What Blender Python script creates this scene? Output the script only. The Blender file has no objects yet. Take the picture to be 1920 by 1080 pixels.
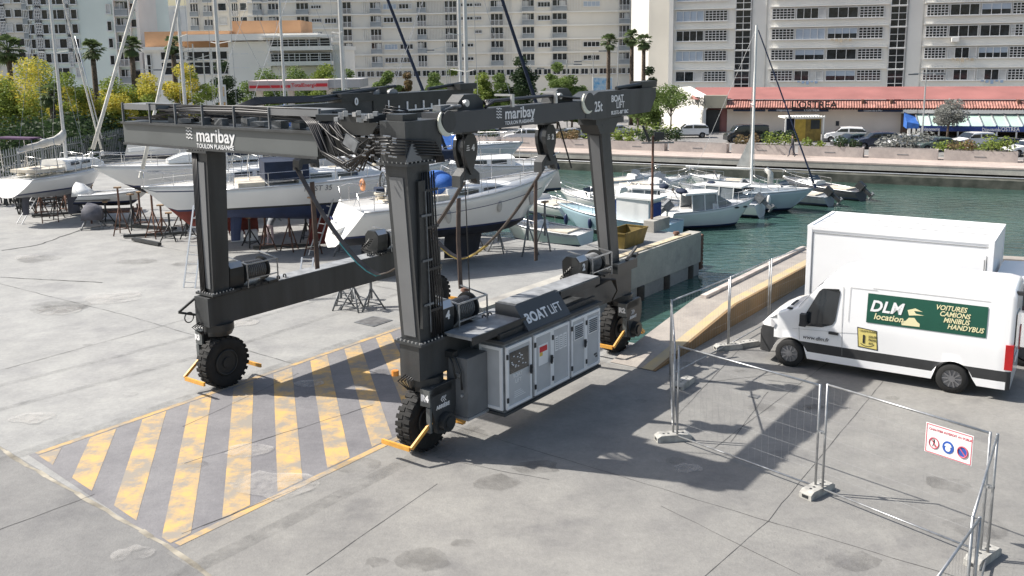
import bpy, math, random
from mathutils import Vector, Matrix
R=math.radians
random.seed(7)
S=bpy.context.scene
COL=S.collection
# ---------------- camera
cam=bpy.data.cameras.new('camera'); camo=bpy.data.objects.new('camera',cam); COL.objects.link(camo)
CH=7.63; CF=1755.; CT=R(10.5); CR=R(-.78); CS=-110.
camo.location=(0,0,CH)
camo.matrix_world=Matrix.Translation((0,0,CH))@Matrix.Rotation(math.pi/2-CT,4,'X')@Matrix.Rotation(CR,4,'Z')
cam.sensor_width=36; cam.lens=36*CF/1920; cam.shift_y=CS/1920; cam.clip_end=3000; cam.clip_start=.1
S.camera=camo
# ---------------- world + sun
w=bpy.data.worlds.new('World'); S.world=w; w.use_nodes=True
nt=w.node_tree; bg=nt.nodes['Background']; sky=nt.nodes.new('ShaderNodeTexSky'); sky.sky_type='NISHITA'; sky.sun_disc=False
SUN_EL=R(47); SUN_AZ=R(-78)
sky.sun_elevation=SUN_EL; sky.sun_rotation=SUN_AZ; sky.air_density=1.3; sky.dust_density=3
nt.links.new(sky.outputs[0],bg.inputs[0]); bg.inputs[1].default_value=.098
sl=bpy.data.lights.new('sun','SUN'); sl.energy=5; sl.angle=R(.6); sl.color=(1,.95,.88)
so=bpy.data.objects.new('sun',sl); COL.objects.link(so)
sd=Vector((math.sin(SUN_AZ)*math.cos(SUN_EL),math.cos(SUN_AZ)*math.cos(SUN_EL),math.sin(SUN_EL)))
so.rotation_euler=sd.to_track_quat('Z','Y').to_euler()
S.view_settings.view_transform='Standard'; S.view_settings.look='None'; S.view_settings.exposure=.54; S.view_settings.gamma=1
# ---------------- pixel <-> world of the survey camera (1920x1080 photo pixels)
def ray(u,v):
    a,b=u-960,v-540-CS; c,s=math.cos(CR),math.sin(CR)
    x=a*c+b*s; y=-a*s+b*c
    cc,ss=math.cos(CT),math.sin(CT)
    return Vector((x/CF,cc-y/CF*ss,-ss-y/CF*cc))
def gnd(u,v,z=0.):
    d=ray(u,v); return Vector((0,0,CH))+d*((z-CH)/d.z)
def at(u,v,Y):
    d=ray(u,v); return Vector((0,0,CH))+d*(Y/d.y)
# ---------------- materials
MT={}
def mat(name,col,rough=.6,metal=0.,var=.12,scale=3.,bump=0.,alpha=None,trans=0.,col2=None,spec=None,streak=False,emit=0.,coat=0.):
    if name in MT: return MT[name]
    m=bpy.data.materials.new(name); m.use_nodes=True; t=m.node_tree; n=t.nodes; b=n['Principled BSDF']
    b.inputs['Roughness'].default_value=rough; b.inputs['Metallic'].default_value=metal
    if trans: b.inputs['Transmission Weight'].default_value=trans
    if spec is not None: b.inputs['Specular IOR Level'].default_value=spec
    if coat: b.inputs['Coat Weight'].default_value=coat
    tc=n.new('ShaderNodeTexCoord'); nz=n.new('ShaderNodeTexNoise'); nz.inputs['Scale'].default_value=scale; nz.inputs['Detail'].default_value=6
    src=tc.outputs['Object']
    if streak:
        mp=n.new('ShaderNodeMapping'); mp.inputs['Scale'].default_value=(1,1,.12); t.links.new(src,mp.inputs[0]); src=mp.outputs[0]
    t.links.new(src,nz.inputs['Vector'])
    rp=n.new('ShaderNodeValToRGB'); e=rp.color_ramp.elements
    c2=col2 or tuple(max(0,c*(1-var*2)) for c in col); c1=col if col2 else tuple(min(1,c*(1+var)) for c in col)
    e[0].position=.3; e[1].position=.7; e[0].color=(*c2,1); e[1].color=(*c1,1)
    t.links.new(nz.outputs['Fac'],rp.inputs[0]); t.links.new(rp.outputs[0],b.inputs['Base Color'])
    if bump:
        bp=n.new('ShaderNodeBump'); bp.inputs['Strength'].default_value=bump; bp.inputs['Distance'].default_value=.02
        n2=n.new('ShaderNodeTexNoise'); n2.inputs['Scale'].default_value=scale*8; n2.inputs['Detail'].default_value=4
        t.links.new(tc.outputs['Object'],n2.inputs['Vector']); t.links.new(n2.outputs['Fac'],bp.inputs['Height']); t.links.new(bp.outputs[0],b.inputs['Normal'])
    MT[name]=m; return m
def nodes(m): return m.node_tree.nodes, m.node_tree.links
# ---------------- mesh builder
X=Vector((1,0,0)); Y=Vector((0,1,0)); Z=Vector((0,0,1))
def fr(d,up=Z):
    d=Vector(d).normalized(); 
    if abs(d.dot(up))>.98: up=X if abs(d.x)<.9 else Y
    a=d.cross(up).normalized(); return d,a,a.cross(d).normalized()
class MB:
    def __init__(s): s.v=[];s.f=[];s.m=[];s.sm=[]
    def add(s,vs,fs,m=0,smooth=False):
        k=len(s.v); s.v+=[tuple(p) for p in vs]
        for f in fs: s.f.append([k+i for i in f]); s.m.append(m); s.sm.append(smooth)
        return s
    def box(s,c,sz,rz=0,m=0,M=None,cut=None):
        c=Vector(c); a,b,h=[q/2 for q in sz]
        if M is None: M=Matrix.Rotation(rz,3,'Z')
        vs=[c+M@Vector((x*a,y*b,z*h)) for z in(-1,1) for y in(-1,1) for x in(-1,1)]
        return s.add(vs,[(0,2,3,1),(4,5,7,6),(0,1,5,4),(2,6,7,3),(0,4,6,2),(1,3,7,5)],m)
    def b2(s,lo,hi,m=0): return s.box([(a+b)/2 for a,b in zip(lo,hi)],[abs(b-a) for a,b in zip(lo,hi)],m=m)
    def bar(s,p,q,w,h=None,m=0,up=Z,w2=None,h2=None):
        p,q=Vector(p),Vector(q); h=h or w; w2=w if w2 is None else w2; h2=h if h2 is None else h2
        d,a,b=fr(q-p,up)
        vs=[p+a*x*w/2+b*y*h/2 for x,y in((-1,-1),(1,-1),(1,1),(-1,1))]+[q+a*x*w2/2+b*y*h2/2 for x,y in((-1,-1),(1,-1),(1,1),(-1,1))]
        return s.add(vs,[(3,2,1,0),(4,5,6,7),(0,1,5,4),(1,2,6,5),(2,3,7,6),(3,0,4,7)],m)
    def cyl(s,p,q,r,r2=None,n=14,m=0,smooth=True,caps=True,ph=0):
        p,q=Vector(p),Vector(q); r2=r if r2 is None else r2; d,a,b=fr(q-p)
        A=[(math.cos(2*math.pi*i/n+ph),math.sin(2*math.pi*i/n+ph)) for i in range(n)]
        vs=[p+a*x*r+b*y*r for x,y in A]+[q+a*x*r2+b*y*r2 for x,y in A]
        s.add(vs,[(i,(i+1)%n,n+(i+1)%n,n+i) for i in range(n)],m,smooth)
        if caps: s.add(vs,[tuple(range(n-1,-1,-1)),tuple(range(n,2*n))],m)
        return s
    def tube(s,pts,r,n=6,m=0,r2=None):
        pts=[Vector(p) for p in pts]; rings=[]; up=Z; k=len(pts)
        for i,p in enumerate(pts):
            d=(pts[min(i+1,k-1)]-pts[max(i-1,0)]); dd,a,b=fr(d,up); rr=r if r2 is None else r+(r2-r)*i/(k-1)
            rings.append([p+a*rr*math.cos(2*math.pi*j/n)+b*rr*math.sin(2*math.pi*j/n) for j in range(n)])
        return s.loft(rings,m=m,closed=True,caps=True,smooth=n>4)
    def loft(s,rings,m=0,closed=True,caps=False,smooth=False,mf=None):
        n=len(rings[0]); vs=[p for r in rings for p in r]; k0=len(s.v); s.v+=[tuple(p) for p in vs]
        for i in range(len(rings)-1):
            for j in range(n if closed else n-1):
                a=k0+i*n+j; b=k0+i*n+(j+1)%n
                s.f.append([a,b,b+n,a+n]); s.m.append(mf(i,j) if mf else m); s.sm.append(smooth)
        if caps:
            s.f.append([k0+j for j in range(n-1,-1,-1)]); s.f.append([k0+(len(rings)-1)*n+j for j in range(n)]); s.m+=[m,m]; s.sm+=[False,False]
        return s
    def prism(s,pts,d,m=0,smooth=False):
        n=len(pts); pts=[Vector(p) for p in pts]; d=Vector(d)
        return s.add(pts+[p+d for p in pts],[tuple(range(n-1,-1,-1)),tuple(range(n,2*n))]+[(i,(i+1)%n,n+(i+1)%n,n+i) for i in range(n)],m,smooth)
    def sheet(s,pts,m=0): return s.add([Vector(p) for p in pts],[tuple(range(len(pts)))],m)
    def sph(s,c,r,m=0,n=10,k=7,sc=(1,1,1)):
        c=Vector(c); rings=[]
        for i in range(k+1):
            t=math.pi*i/k; z=-math.cos(t); q=max(math.sin(t),.02)
            rings.append([c+Vector((q*math.cos(2*math.pi*j/n)*r*sc[0],q*math.sin(2*math.pi*j/n)*r*sc[1],z*r*sc[2])) for j in range(n)])
        return s.loft(rings,m=m,caps=True,smooth=True)
    def torus(s,c,ax,r1,r2,n=24,k=8,m=0):
        c=Vector(c); d,a,b=fr(ax); rings=[]
        for i in range(n+1):
            t=2*math.pi*i/n; o=a*math.cos(t)+b*math.sin(t)
            rings.append([c+o*(r1+r2*math.cos(2*math.pi*j/k))+d*r2*math.sin(2*math.pi*j/k) for j in range(k)])
        return s.loft(rings,m=m,smooth=True)
    def mesh(s,name,mats):
        me=bpy.data.meshes.new(name); me.from_pydata(s.v,[],s.f); 
        if not isinstance(mats,(list,tuple)): mats=[mats]
        for q in mats: me.materials.append(q)
        me.polygons.foreach_set('material_index',s.m); me.polygons.foreach_set('use_smooth',s.sm); me.update()
        return me
    def build(s,name,mats,parent=None,fix=True,loc=None):
        me=s.mesh(name,mats)
        if fix:
            import bmesh; bm=bmesh.new(); bm.from_mesh(me); bmesh.ops.recalc_face_normals(bm,faces=bm.faces); bm.to_mesh(me); bm.free()
        return lk(name,me,parent,loc)
def each(name,m,par,items):
    for it in items:
        b=MB(); it(b); b.build(name,m,par)
def lk(name,me,parent=None,loc=None,rz=0):
    o=bpy.data.objects.new(name,me); COL.objects.link(o)
    if parent: o.parent=parent
    if loc is not None: o.location=loc
    if rz: o.rotation_euler.z=rz
    return o
def tag(o,label=None,cat=None,group=None,kind=None):
    if label: o['label']=label
    if cat: o['category']=cat
    if group: o['group']=group
    if kind: o['kind']=kind
    return o
def thing(name,loc,rz,label,cat,group=None):
    o=lk(name,None,None,loc,rz); o.empty_display_size=.2
    return tag(o,label,cat,group)
def kids(o): return [c for c in bpy.data.objects if c.parent==o]
def copytree(src,loc,rz,label,scale=None):
    def rec(o,par):
        c=o.copy(); COL.objects.link(c); c.parent=par
        for k in KID.get(o.name,[]) or kids(o): rec(k,c)
        return c
    c=rec(src,None); c.location=loc; c.rotation_euler.z=rz; c['label']=label
    if scale: c.scale=scale
    return c
KID={}
FONT=None
def text(name,body,size,loc,ux,uz,mat_,parent=None,bold=0.,align='LEFT',sx=1.,shear=0.,depth=.004,valign='BOTTOM_BASELINE',space=1.):
    """real lettering: ux = reading direction, uz = up direction of the letters, drawn proud of the surface"""
    cu=bpy.data.curves.new(name,'FONT'); cu.body=body; cu.size=size; cu.align_x=align; cu.align_y=valign; cu.extrude=depth; cu.offset=bold; cu.shear=shear; cu.space_character=space; cu.resolution_u=3
    t=bpy.data.objects.new(name,cu); COL.objects.link(t)
    bpy.context.view_layer.update()
    me=bpy.data.meshes.new_from_object(t.evaluated_get(bpy.context.evaluated_depsgraph_get())); bpy.data.objects.remove(t)
    ux=Vector(ux).normalized(); uz=Vector(uz).normalized(); un=ux.cross(uz)
    M=Matrix((ux*sx,uz,un)).transposed().to_4x4(); M.translation=Vector(loc); me.transform(M)
    me.materials.clear(); me.materials.append(mat_)
    return lk(name,me,parent)
# common palette
M_black=mat('black_paint',(.028,.031,.033),.42,.0,.15,2.)
M_dark=mat('anthracite_paint',(.052,.056,.059),.48,.0,.22,2.2,streak=True,bump=.15)
M_rub=mat('black_rubber',(.018,.018,.018),.85,0,.2,6,bump=.3)
M_steel=mat('galvanised_steel',(.42,.43,.44),.42,.75,.15,8)
M_white=mat('white_paint',(.80,.80,.79),.35,0,.04,2)
M_letter=mat('white_lettering',(.82,.82,.82),.5,0,.02)
M_glass=mat('dark_window_glass',(.03,.036,.042),.08,0,.3,1.5,spec=.8)
M_orange=mat('orange_paint',(.75,.38,.07),.5,0,.12,4)
M_yellow=mat('yellow_paint',(.72,.50,.10),.6,0,.12,4)
M_gelw=mat('white_gelcoat',(.78,.78,.76),.25,0,.05,1.2)
M_gelc=mat('cream_gelcoat',(.72,.68,.58),.35,0,.06,1.5)
M_navy=mat('navy_antifouling',(.025,.04,.10),.6,0,.15,2)
M_red=mat('red_antifouling',(.20,.035,.025),.7,0,.2,2)
M_blk=mat('black_antifouling',(.018,.02,.03),.7,0,.2,2)
M_blue=mat('blue_canvas',(.03,.13,.45),.75,0,.15,3,bump=.2)
M_nvc=mat('navy_canvas',(.012,.022,.05),.8,0,.15,3,bump=.2)
M_alu=mat('silver_aluminium',(.62,.63,.64),.35,.7,.06,2)
M_rust=mat('rusty_steel',(.16,.085,.06),.8,.1,.3,6,bump=.3)
M_grey=mat('grey_steel',(.19,.20,.21),.55,.2,.2,5)
M_teak=mat('weathered_wood',(.36,.24,.14),.7,0,.25,6)
M_chrome=mat('stainless_rail',(.6,.6,.6),.25,.9,.05)
# ================= SETTING =================
OL=Vector((-1.738,17.454,0)); LX=Vector((.59385,.80458,0)); WX=Vector((-.80458,.59385,0)); LYAW=math.atan2(LX.y,LX.x)
def LW(l,w_,z=0.): return OL+LX*l+WX*w_+Z*z
def structure(o): o['kind']='structure'; return o
# concrete material in world coordinates
def ground_mat(name,c1,c2,dirt=.5):
    m=mat(name,c1,.75,0,.1,1); n,l=nodes(m); b=n['Principled BSDF']; tc=n.new('ShaderNodeTexCoord')
    def noise(sc,det,rough=.6):
        q=n.new('ShaderNodeTexNoise'); q.inputs['Scale'].default_value=sc; q.inputs['Detail'].default_value=det; q.inputs['Roughness'].default_value=rough; l.new(tc.outputs['Object'],q.inputs['Vector']); return q
    def ramp(src,p0,p1,a,bb):
        q=n.new('ShaderNodeValToRGB'); e=q.color_ramp.elements; e[0].position=p0; e[1].position=p1; e[0].color=(*a,1); e[1].color=(*bb,1); l.new(src.outputs['Fac'],q.inputs[0]); return q
    base=ramp(noise(.12,5),.35,.68,c2,c1); med=ramp(noise(.9,8,.7),.3,.7,(.76,.76,.77),(1.08,1.08,1.06)); fine=ramp(noise(9,10,.85),.3,.72,(.80,.80,.80),(1.12,1.12,1.12))
    st=ramp(noise(.55,4,.6),.56,.72,(1,1,1),(1-dirt*.55,1-dirt*.55,1-dirt*.5)); sp=ramp(noise(2.7,5,.75),.66,.73,(1,1,1),(.62,.62,.63))
    prev=base
    for q in (med,fine,st,sp):
        mx=n.new('ShaderNodeMix'); mx.data_type='RGBA'; mx.blend_type='MULTIPLY'; mx.inputs[0].default_value=1
        l.new(prev.outputs[0] if prev is base else prev.outputs[2],mx.inputs[6]); l.new(q.outputs[0],mx.inputs[7]); prev=mx
    l.new(prev.outputs[2],b.inputs['Base Color'])
    bp=n.new('ShaderNodeBump'); bp.inputs['Strength'].default_value=.35; bp.inputs['Distance'].default_value=.02; l.new(noise(24,6).outputs['Fac'],bp.inputs['Height']); l.new(bp.outputs[0],b.inputs['Normal'])
    return m
G1=ground_mat('yard_concrete',(.352,.352,.342),(.275,.275,.268),.35)
G2=ground_mat('patched_asphalt',(.235,.232,.225),(.185,.183,.18),.4)
G3=ground_mat('stained_concrete',(.29,.282,.265),(.22,.215,.205),.55)
G4=ground_mat('grey_marking_pad',(.245,.24,.245),(.185,.18,.19),.4)
G5=ground_mat('quay_concrete',(.42,.38,.34),(.31,.28,.25),.4)
G6=ground_mat('street_asphalt',(.30,.29,.28),(.22,.215,.21),.3)
def sheet(name,pts,m,z=None,thick=0):
    b=MB(); pts=[Vector(p) for p in pts]
    if z is not None: pts=[Vector((p.x,p.y,z)) for p in pts]
    if thick: b.prism(pts,(0,0,-thick))
    else: b.sheet(pts)
    o=b.build(name,m); return structure(o)
# water
wm=mat('harbour_water',(.045,.098,.082),.05,0,.2,.15,spec=.6)
n,l=nodes(wm); tc=n.new('ShaderNodeTexCoord'); mp=n.new('ShaderNodeMapping'); mp.inputs['Scale'].default_value=(1,2.2,1); l.new(tc.outputs['Object'],mp.inputs[0])
q1=n.new('ShaderNodeTexNoise'); q1.inputs['Scale'].default_value=1.1; q1.inputs['Detail'].default_value=3; l.new(mp.outputs[0],q1.inputs['Vector'])
bp=n.new('ShaderNodeBump'); bp.inputs['Strength'].default_value=.16; bp.inputs['Distance'].default_value=.5; l.new(q1.outputs['Fac'],bp.inputs['Height']); l.new(bp.outputs[0],n['Principled BSDF'].inputs['Normal'])
ZW=-1.7
sheet('water',[(-60,10),(300,10),(300,140),(-60,140)] if 0 else [Vector((-60,10,0)),Vector((300,10,0)),Vector((300,120,0)),Vector((-60,120,0))],wm,ZW)
# yard (with the lift dock cut out)
QA=Vector((-14,88.2,0)); QB=Vector((8.03,77.3,0)); QC=Vector((35.2,63.9,0)); QD=Vector((120,22,0))
yard=[Vector((-80,-25,0)),Vector((70,-25,0)),Vector((70,14,0)),LW(20.4,-.31),LW(20,-.31),LW(8.35,-.31),LW(8.35,5.25),LW(23.2,5.05),LW(23.2,8.1),LW(18.4,8.1),LW(18.4,22),Vector((-14,92,0)),Vector((-80,92,0))]
sheet('ground',yard,G1,0,3)
land=[Vector((-13.9,93,0)),QA+Vector((0,0,0)),QB,QC,QD,Vector((700,22,0)),Vector((900,1500,0)),Vector((-900,1500,0)),Vector((-900,-60,0)),Vector((-79,-60,0)),Vector((-79,93,0))]
sheet('street_ground',land,G6,-.36,2.5)
# different pours of the slab, 4 mm proud of it
sheet('asphalt_apron',[LW(-4.2,40),LW(-4.75,8.5),LW(-5.3,-.2),LW(-5.45,-1.35),LW(-16,-1.35),LW(-16,40)],G2,.004)
sheet('concrete_apron',[LW(-5.36,.74),LW(6.5,.74),LW(6.55,-1.6),LW(20,-1.62),LW(18,-30),LW(-16,-30),LW(-16,-1.35),LW(-5.45,-1.35)],G3,.006)
# hatch pad and its worn yellow stripes
sheet('painted_pad',[LW(-5.26,.75),LW(7.3,.75),LW(7.3,6.3),LW(-4.72,6.3)],G4,.004)
ym=mat('worn_yellow_marking',(.60,.36,.07),.75,0,.2,2); n,l=nodes(ym)
tc=n.new('ShaderNodeTexCoord'); qa=n.new('ShaderNodeTexNoise'); qa.inputs['Scale'].default_value=1.3; qa.inputs['Detail'].default_value=10; qa.inputs['Roughness'].default_value=.72; l.new(tc.outputs['Object'],qa.inputs['Vector'])
ra=n.new('ShaderNodeValToRGB'); e=ra.color_ramp.elements; e[0].position=.43; e[1].position=.60; e[0].color=(.27,.24,.20,1); e[1].color=(.56,.36,.13,1); l.new(qa.outputs['Fac'],ra.inputs[0]); l.new(ra.outputs[0],n['Principled BSDF'].inputs['Base Color'])
def clip(poly,l0,l1,w0,w1):
    for ax,val,sg in((0,l0,1),(0,l1,-1),(1,w0,1),(1,w1,-1)):
        out=[]
        for i in range(len(poly)):
            a,b=poly[i-1],poly[i]; ia=(a[ax]-val)*sg>=0; ib=(b[ax]-val)*sg>=0
            if ia!=ib:
                t=(val-a[ax])/(b[ax]-a[ax]); out.append((a[0]+(b[0]-a[0])*t,a[1]+(b[1]-a[1])*t))
            if ib: out.append(b)
        poly=out
        if not poly: return []
    return poly
def halfcut(poly):
    out=[]; f=lambda p:p[0]+5.16-(p[1]-.75)*.10
    for i in range(len(poly)):
        a,b_=poly[i-1],poly[i]; fa,fb=f(a),f(b_)
        if (fa>=0)!=(fb>=0):
            t=fa/(fa-fb); out.append((a[0]+(b_[0]-a[0])*t,a[1]+(b_[1]-a[1])*t))
        if fb>=0: out.append(b_)
    return out
b=MB()
for k in range(-3,11):
    c=-1.86+1.19*k
    q=clip([(c-.58-8*.81,-2),(c-8*.81,-2),(c+2*.81,8),(c-.58+2*.81,8)],-5.2,7.2,.95,6.1)
    q=halfcut(q)
    if len(q)>2: b.sheet([LW(x,y,.008) for x,y in q])
for l0,l1,w0,w1 in((-5.1,7.3,.75,.90),(-4.6,7.3,6.15,6.3)): b.sheet([LW(l0,w0,.0085),LW(l1,w0,.0085),LW(l1,w1,.0085),LW(l0,w1,.0085)])
structure(b.build('hatched_marking',ym))
# joints, cracks, stains on the slab
jm=mat('joint_filler',(.075,.075,.075),.9,0,.3,5); pj=mat('pale_joint_mortar',(.34,.31,.25),.85,0,.3,2)
b=MB()
def crack(pts,wd,z=.010,jit=.03,bb=None):
    pts=[Vector(p) for p in pts]; P=[]
    for i in range(len(pts)-1):
        n_=max(2,int((pts[i+1]-pts[i]).length/.35))
        for k in range(n_): P.append(pts[i].lerp(pts[i+1],k/n_)+Vector((random.uniform(-jit,jit),random.uniform(-jit,jit),0)))
    P.append(pts[-1])
    for a,c in zip(P[:-1],P[1:]):
        d=(c-a).normalized(); s_=Vector((-d.y,d.x,0))*wd*random.uniform(.5,1.2)/2
        (bb or b).sheet([Vector((q.x,q.y,z)) for q in (a-s_,c-s_,c+s_,a+s_)])
crack([gnd(575,1078),gnd(820,908)],.014,jit=.01)
crack([gnd(0,520),gnd(192,530)],.05,jit=.02); crack([gnd(345,870),gnd(700,760)],.016); crack([gnd(345,800),gnd(560,700)],.014)
crack([gnd(345,1000),gnd(560,915)],.02)
for a,c in (((1270,600+180),(1400,640)),((1560,690),(1300,720)),((1440,735),(1370,830)),((1560,675),(1340,840)),((1240,950),(1500,1078))): crack([gnd(*a),gnd(*c)],.012,jit=.01)
crack([gnd(0,470),gnd(70,460),gnd(160,428),gnd(250,418)],.10,jit=.05)
crack([gnd(820,860),gnd(1030,900)],.012)
crack([LW(-5.4,-6.2),LW(1,-6.6),LW(9,-6.3)],.012,jit=.01); crack([LW(1.2,.7),LW(1.0,-6.4),LW(.9,-14)],.012,jit=.015); crack([LW(-5.4,-11),LW(12,-11.4)],.012,jit=.01)
crack([LW(-4.9,12),LW(3,12.2),LW(14,11.8)],.016,jit=.02); crack([LW(2,6.3),LW(2.2,14),LW(2,24)],.014,jit=.02); crack([LW(9,6.4),LW(9.2,14),LW(9,26)],.016,jit=.02); crack([LW(-12,4),LW(-4.9,3.6)],.014)
structure(b.build('slab_joints',jm))
def stain_mat(name,c,a,sc):
    m=bpy.data.materials.new(name); m.use_nodes=True; n,l=nodes(m); bs=n['Principled BSDF']; bs.inputs['Base Color'].default_value=(*c,1); bs.inputs['Roughness'].default_value=.6
    tc=n.new('ShaderNodeTexCoord'); q=n.new('ShaderNodeTexNoise'); q.inputs['Scale'].default_value=sc; q.inputs['Detail'].default_value=8; q.inputs['Roughness'].default_value=.75; l.new(tc.outputs['Object'],q.inputs['Vector'])
    r=n.new('ShaderNodeValToRGB'); e=r.color_ramp.elements; e[0].position=.38; e[1].position=.62; e[0].color=(0,0,0,1); e[1].color=(a,a,a,1); l.new(q.outputs['Fac'],r.inputs[0]); l.new(r.outputs[0],bs.inputs['Alpha']); return m
tm=stain_mat('tyre_rubber_marks',(.06,.06,.06),.20,2.2); om_=stain_mat('oil_stain',(.05,.045,.04),.26,1.3); pm_=stain_mat('pale_cement_smear',(.55,.53,.50),.42,1.3)
rs=random.Random(77)
def track(pts,wd,m,z):
    b=MB(); pts=[Vector(p) for p in pts]; P=[]
    for i in range(len(pts)-1):
        a=pts[max(i-1,0)]; b0=pts[i]; c_=pts[i+1]; d_=pts[min(i+2,len(pts)-1)]
        for k in range(12):
            t=k/12; P.append(.5*((2*b0)+(c_-a)*t+(2*a-5*b0+4*c_-d_)*t*t+(3*b0-a-3*c_+d_)*t**3))
    P.append(pts[-1]); L_,R_=[],[]
    for i,p in enumerate(P):
        d=(P[min(i+1,len(P)-1)]-P[max(i-1,0)]).normalized(); s_=Vector((-d.y,d.x,0))*wd/2; L_.append(Vector((p.x,p.y,z))+s_); R_.append(Vector((p.x,p.y,z))-s_)
    for i in range(len(P)-1): b.sheet([L_[i],L_[i+1],R_[i+1],R_[i]])
    return b
zz=.0125
for off in(-.1,1.6):
    structure(track([LW(-14,9+off),LW(-6,9.5+off),LW(2,8.9+off),LW(12,9.2+off)],.22,tm,zz).build('tyre_track',tm)); zz+=.0006
for w0 in(-.05,6.45):
    structure(track([LW(-12,w0+.3),LW(-4,w0),LW(8,w0)],.34,tm,zz).build('tyre_track',tm)); zz+=.0006
def blob(c,r,m,nm):
    global zz
    b=MB(); n_=14; b.sheet([Vector((c.x+r*(.75+.3*rs.random())*math.cos(2*math.pi*i/n_),c.y+r*.8*(.6+.5*rs.random())*math.sin(2*math.pi*i/n_),zz)) for i in range(n_)]); structure(b.build(nm,m)); zz+=.0004
for k in range(26): blob(gnd(rs.uniform(40,1900),rs.uniform(620,1060)),rs.uniform(.15,.55),om_,'oil_stain')
for k in range(12): blob(gnd(rs.uniform(20,700),rs.uniform(470,620)),rs.uniform(.3,1.2),om_ if k%2 else pm_,'slab_stain')
for (u,v,r) in((520,910,.9),(470,845,.5),(60,785,.5),(580,720,.4),(250,1040,.35),(1290,880,.3)): blob(gnd(u,v),r,pm_,'cement_smear')
b=MB(); crack([LW(-4.7,9.5),LW(-4.95,6.5),LW(-5.22,1),LW(-5.6,-2.2)],.09,.009,.025,b); structure(b.build('mortar_joint',pj))
# drain covers
def cover(u,v,s_,lab):
    p=gnd(u,v); o=thing('drain_cover',(p.x,p.y,.0105),LYAW,lab,'drain cover'); k=MB(); k.box((0,0,.004),(s_,s_,.008)); k.build('frame',M_grey,o); k=MB(); k.box((0,0,.010),(s_*.86,s_*.86,.006)); k.build('lid',mat('worn_steel_lid',(.15,.15,.15),.6,.2,.2,5),o)
cover(700,603,.8,'flat square steel drain cover in the yard behind the rear wheel of the boat lift')
cover(1414,744,.22,'small square drain cover in the sunlit concrete inside the wire fence')
# raised quay block with yellow edge
b=MB(); b.prism([LW(11.5,-.3,.02),LW(11.5,-1.5,.02),LW(20.5,-1.5,.02),LW(20.5,-.3,.02)],(0,0,.58)); b.add([LW(6.6,-.3,.014),LW(6.6,-1.5,.014),LW(11.5,-1.5,.6),LW(11.5,-.3,.6),LW(11.5,-1.5,.014),LW(11.5,-.3,.014)],[(0,1,2,3),(1,4,2),(0,3,5)]); b.prism([LW(20.51,-1.5,.02),Vector((70,11.2,.02)),Vector((70,13.9,.02)),LW(20.51,-.33,.02)],(0,0,.58)); structure(b.build('raised_quay',G5))
om=mat('shaded_ochre_paint',(.25,.155,.07),.85,0,.25,1.2,col2=(.16,.11,.06))  # ochre darkened, the shade on this face is mixed into its colour
b=MB(); b.prism([LW(11.5,-1.503,.01),LW(20.6,-1.503,.01),LW(20.6,-1.58,.01),LW(11.5,-1.58,.01)],(0,0,.595)); b.prism([LW(6.6,-1.503,.01),LW(11.498,-1.503,.01),LW(11.498,-1.503,.604),LW(6.6,-1.503,.02)],WX*-.077); 
o=b.build('quay_wall_face',om); tag(o,'low ochre painted retaining wall along the dock behind the van and the wire fence','wall')
b=MB(); b.sheet([LW(11.5,-1.2,.606),LW(20.5,-1.2,.606),LW(20.5,-1.5,.606),LW(11.5,-1.5,.606)]); b.sheet([LW(6.6,-1.2,.022),LW(11.5,-1.2,.606),LW(11.5,-1.5,.606),LW(6.6,-1.5,.022)]); structure(b.build('yellow_edge_line',mat('pale_yellow_edge',(.52,.40,.20),.7,0,.2,2,col2=(.40,.34,.25))))
pk0=mat('pale_kerb_concrete',(.50,.44,.40),.8,0,.15,2)
b=MB(); b.prism([LW(11.6,-.42,.602),LW(20,-.42,.6),LW(20,-.60,.6),LW(11.6,-.60,.602)],(0,0,.09)); tag(b.build('kerb_beam',pk0),'long low kerb beam along the edge of the raised quay above the dock','kerb beam')
# pier kerb + staining on the pier side
pk=ground_mat('pier_concrete',(.55,.53,.48),(.36,.345,.31),.6)
b=MB(); b.prism([LW(8.4,5.2,.004),LW(23.25,5.0,.004),LW(23.25,5.55,.004),LW(8.4,5.7,.004)],(0,0,.16)); tag(b.build('pier_kerb',pk),'pale concrete kerb along the dock side of the pier','kerb')
b=MB()
b.prism([LW(8.3,5.245,-1.15),LW(23.2,5.045,-1.15),LW(23.2,5.0,-1.15),LW(8.3,5.2,-1.15)],(0,0,1.15)); b.prism([LW(23.2,5.0,-1.15),LW(23.2,8.1,-1.15),LW(23.26,8.1,-1.15),LW(23.26,5.0,-1.15)],(0,0,1.15))
tag(b.build('pier_wall',pk),'bare grey concrete side of the pier facing the lift dock','pier wall')
dm=mat('wet_dark_piles',(.045,.04,.035),.6,0,.3,3)
for i in range(7): tag(MB().cyl(LW(9.5+i*2.15,5.15,-3),LW(9.5+i*2.15,5.15,-1.15),.22,n=10).build('pier_pile',dm),'dark wet round pile, pile %s from the yard end, under the pier edge'%['first','second','third','fourth','fifth','sixth','outermost'][i],'pile',group='piles under the pier')
b=MB()
for i in range(9):
    z=-.05-i*.17; b.cyl(LW(23.45,5.0+.0,z),LW(23.45,5.5,z),.085,n=8)
b.box(LW(23.33,5.25,-.75),(.1,.5,1.5),LYAW); tag(b.build('pier_fender',M_rust),'worn ribbed fender bolted on the outer corner of the pier','fender')
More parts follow.
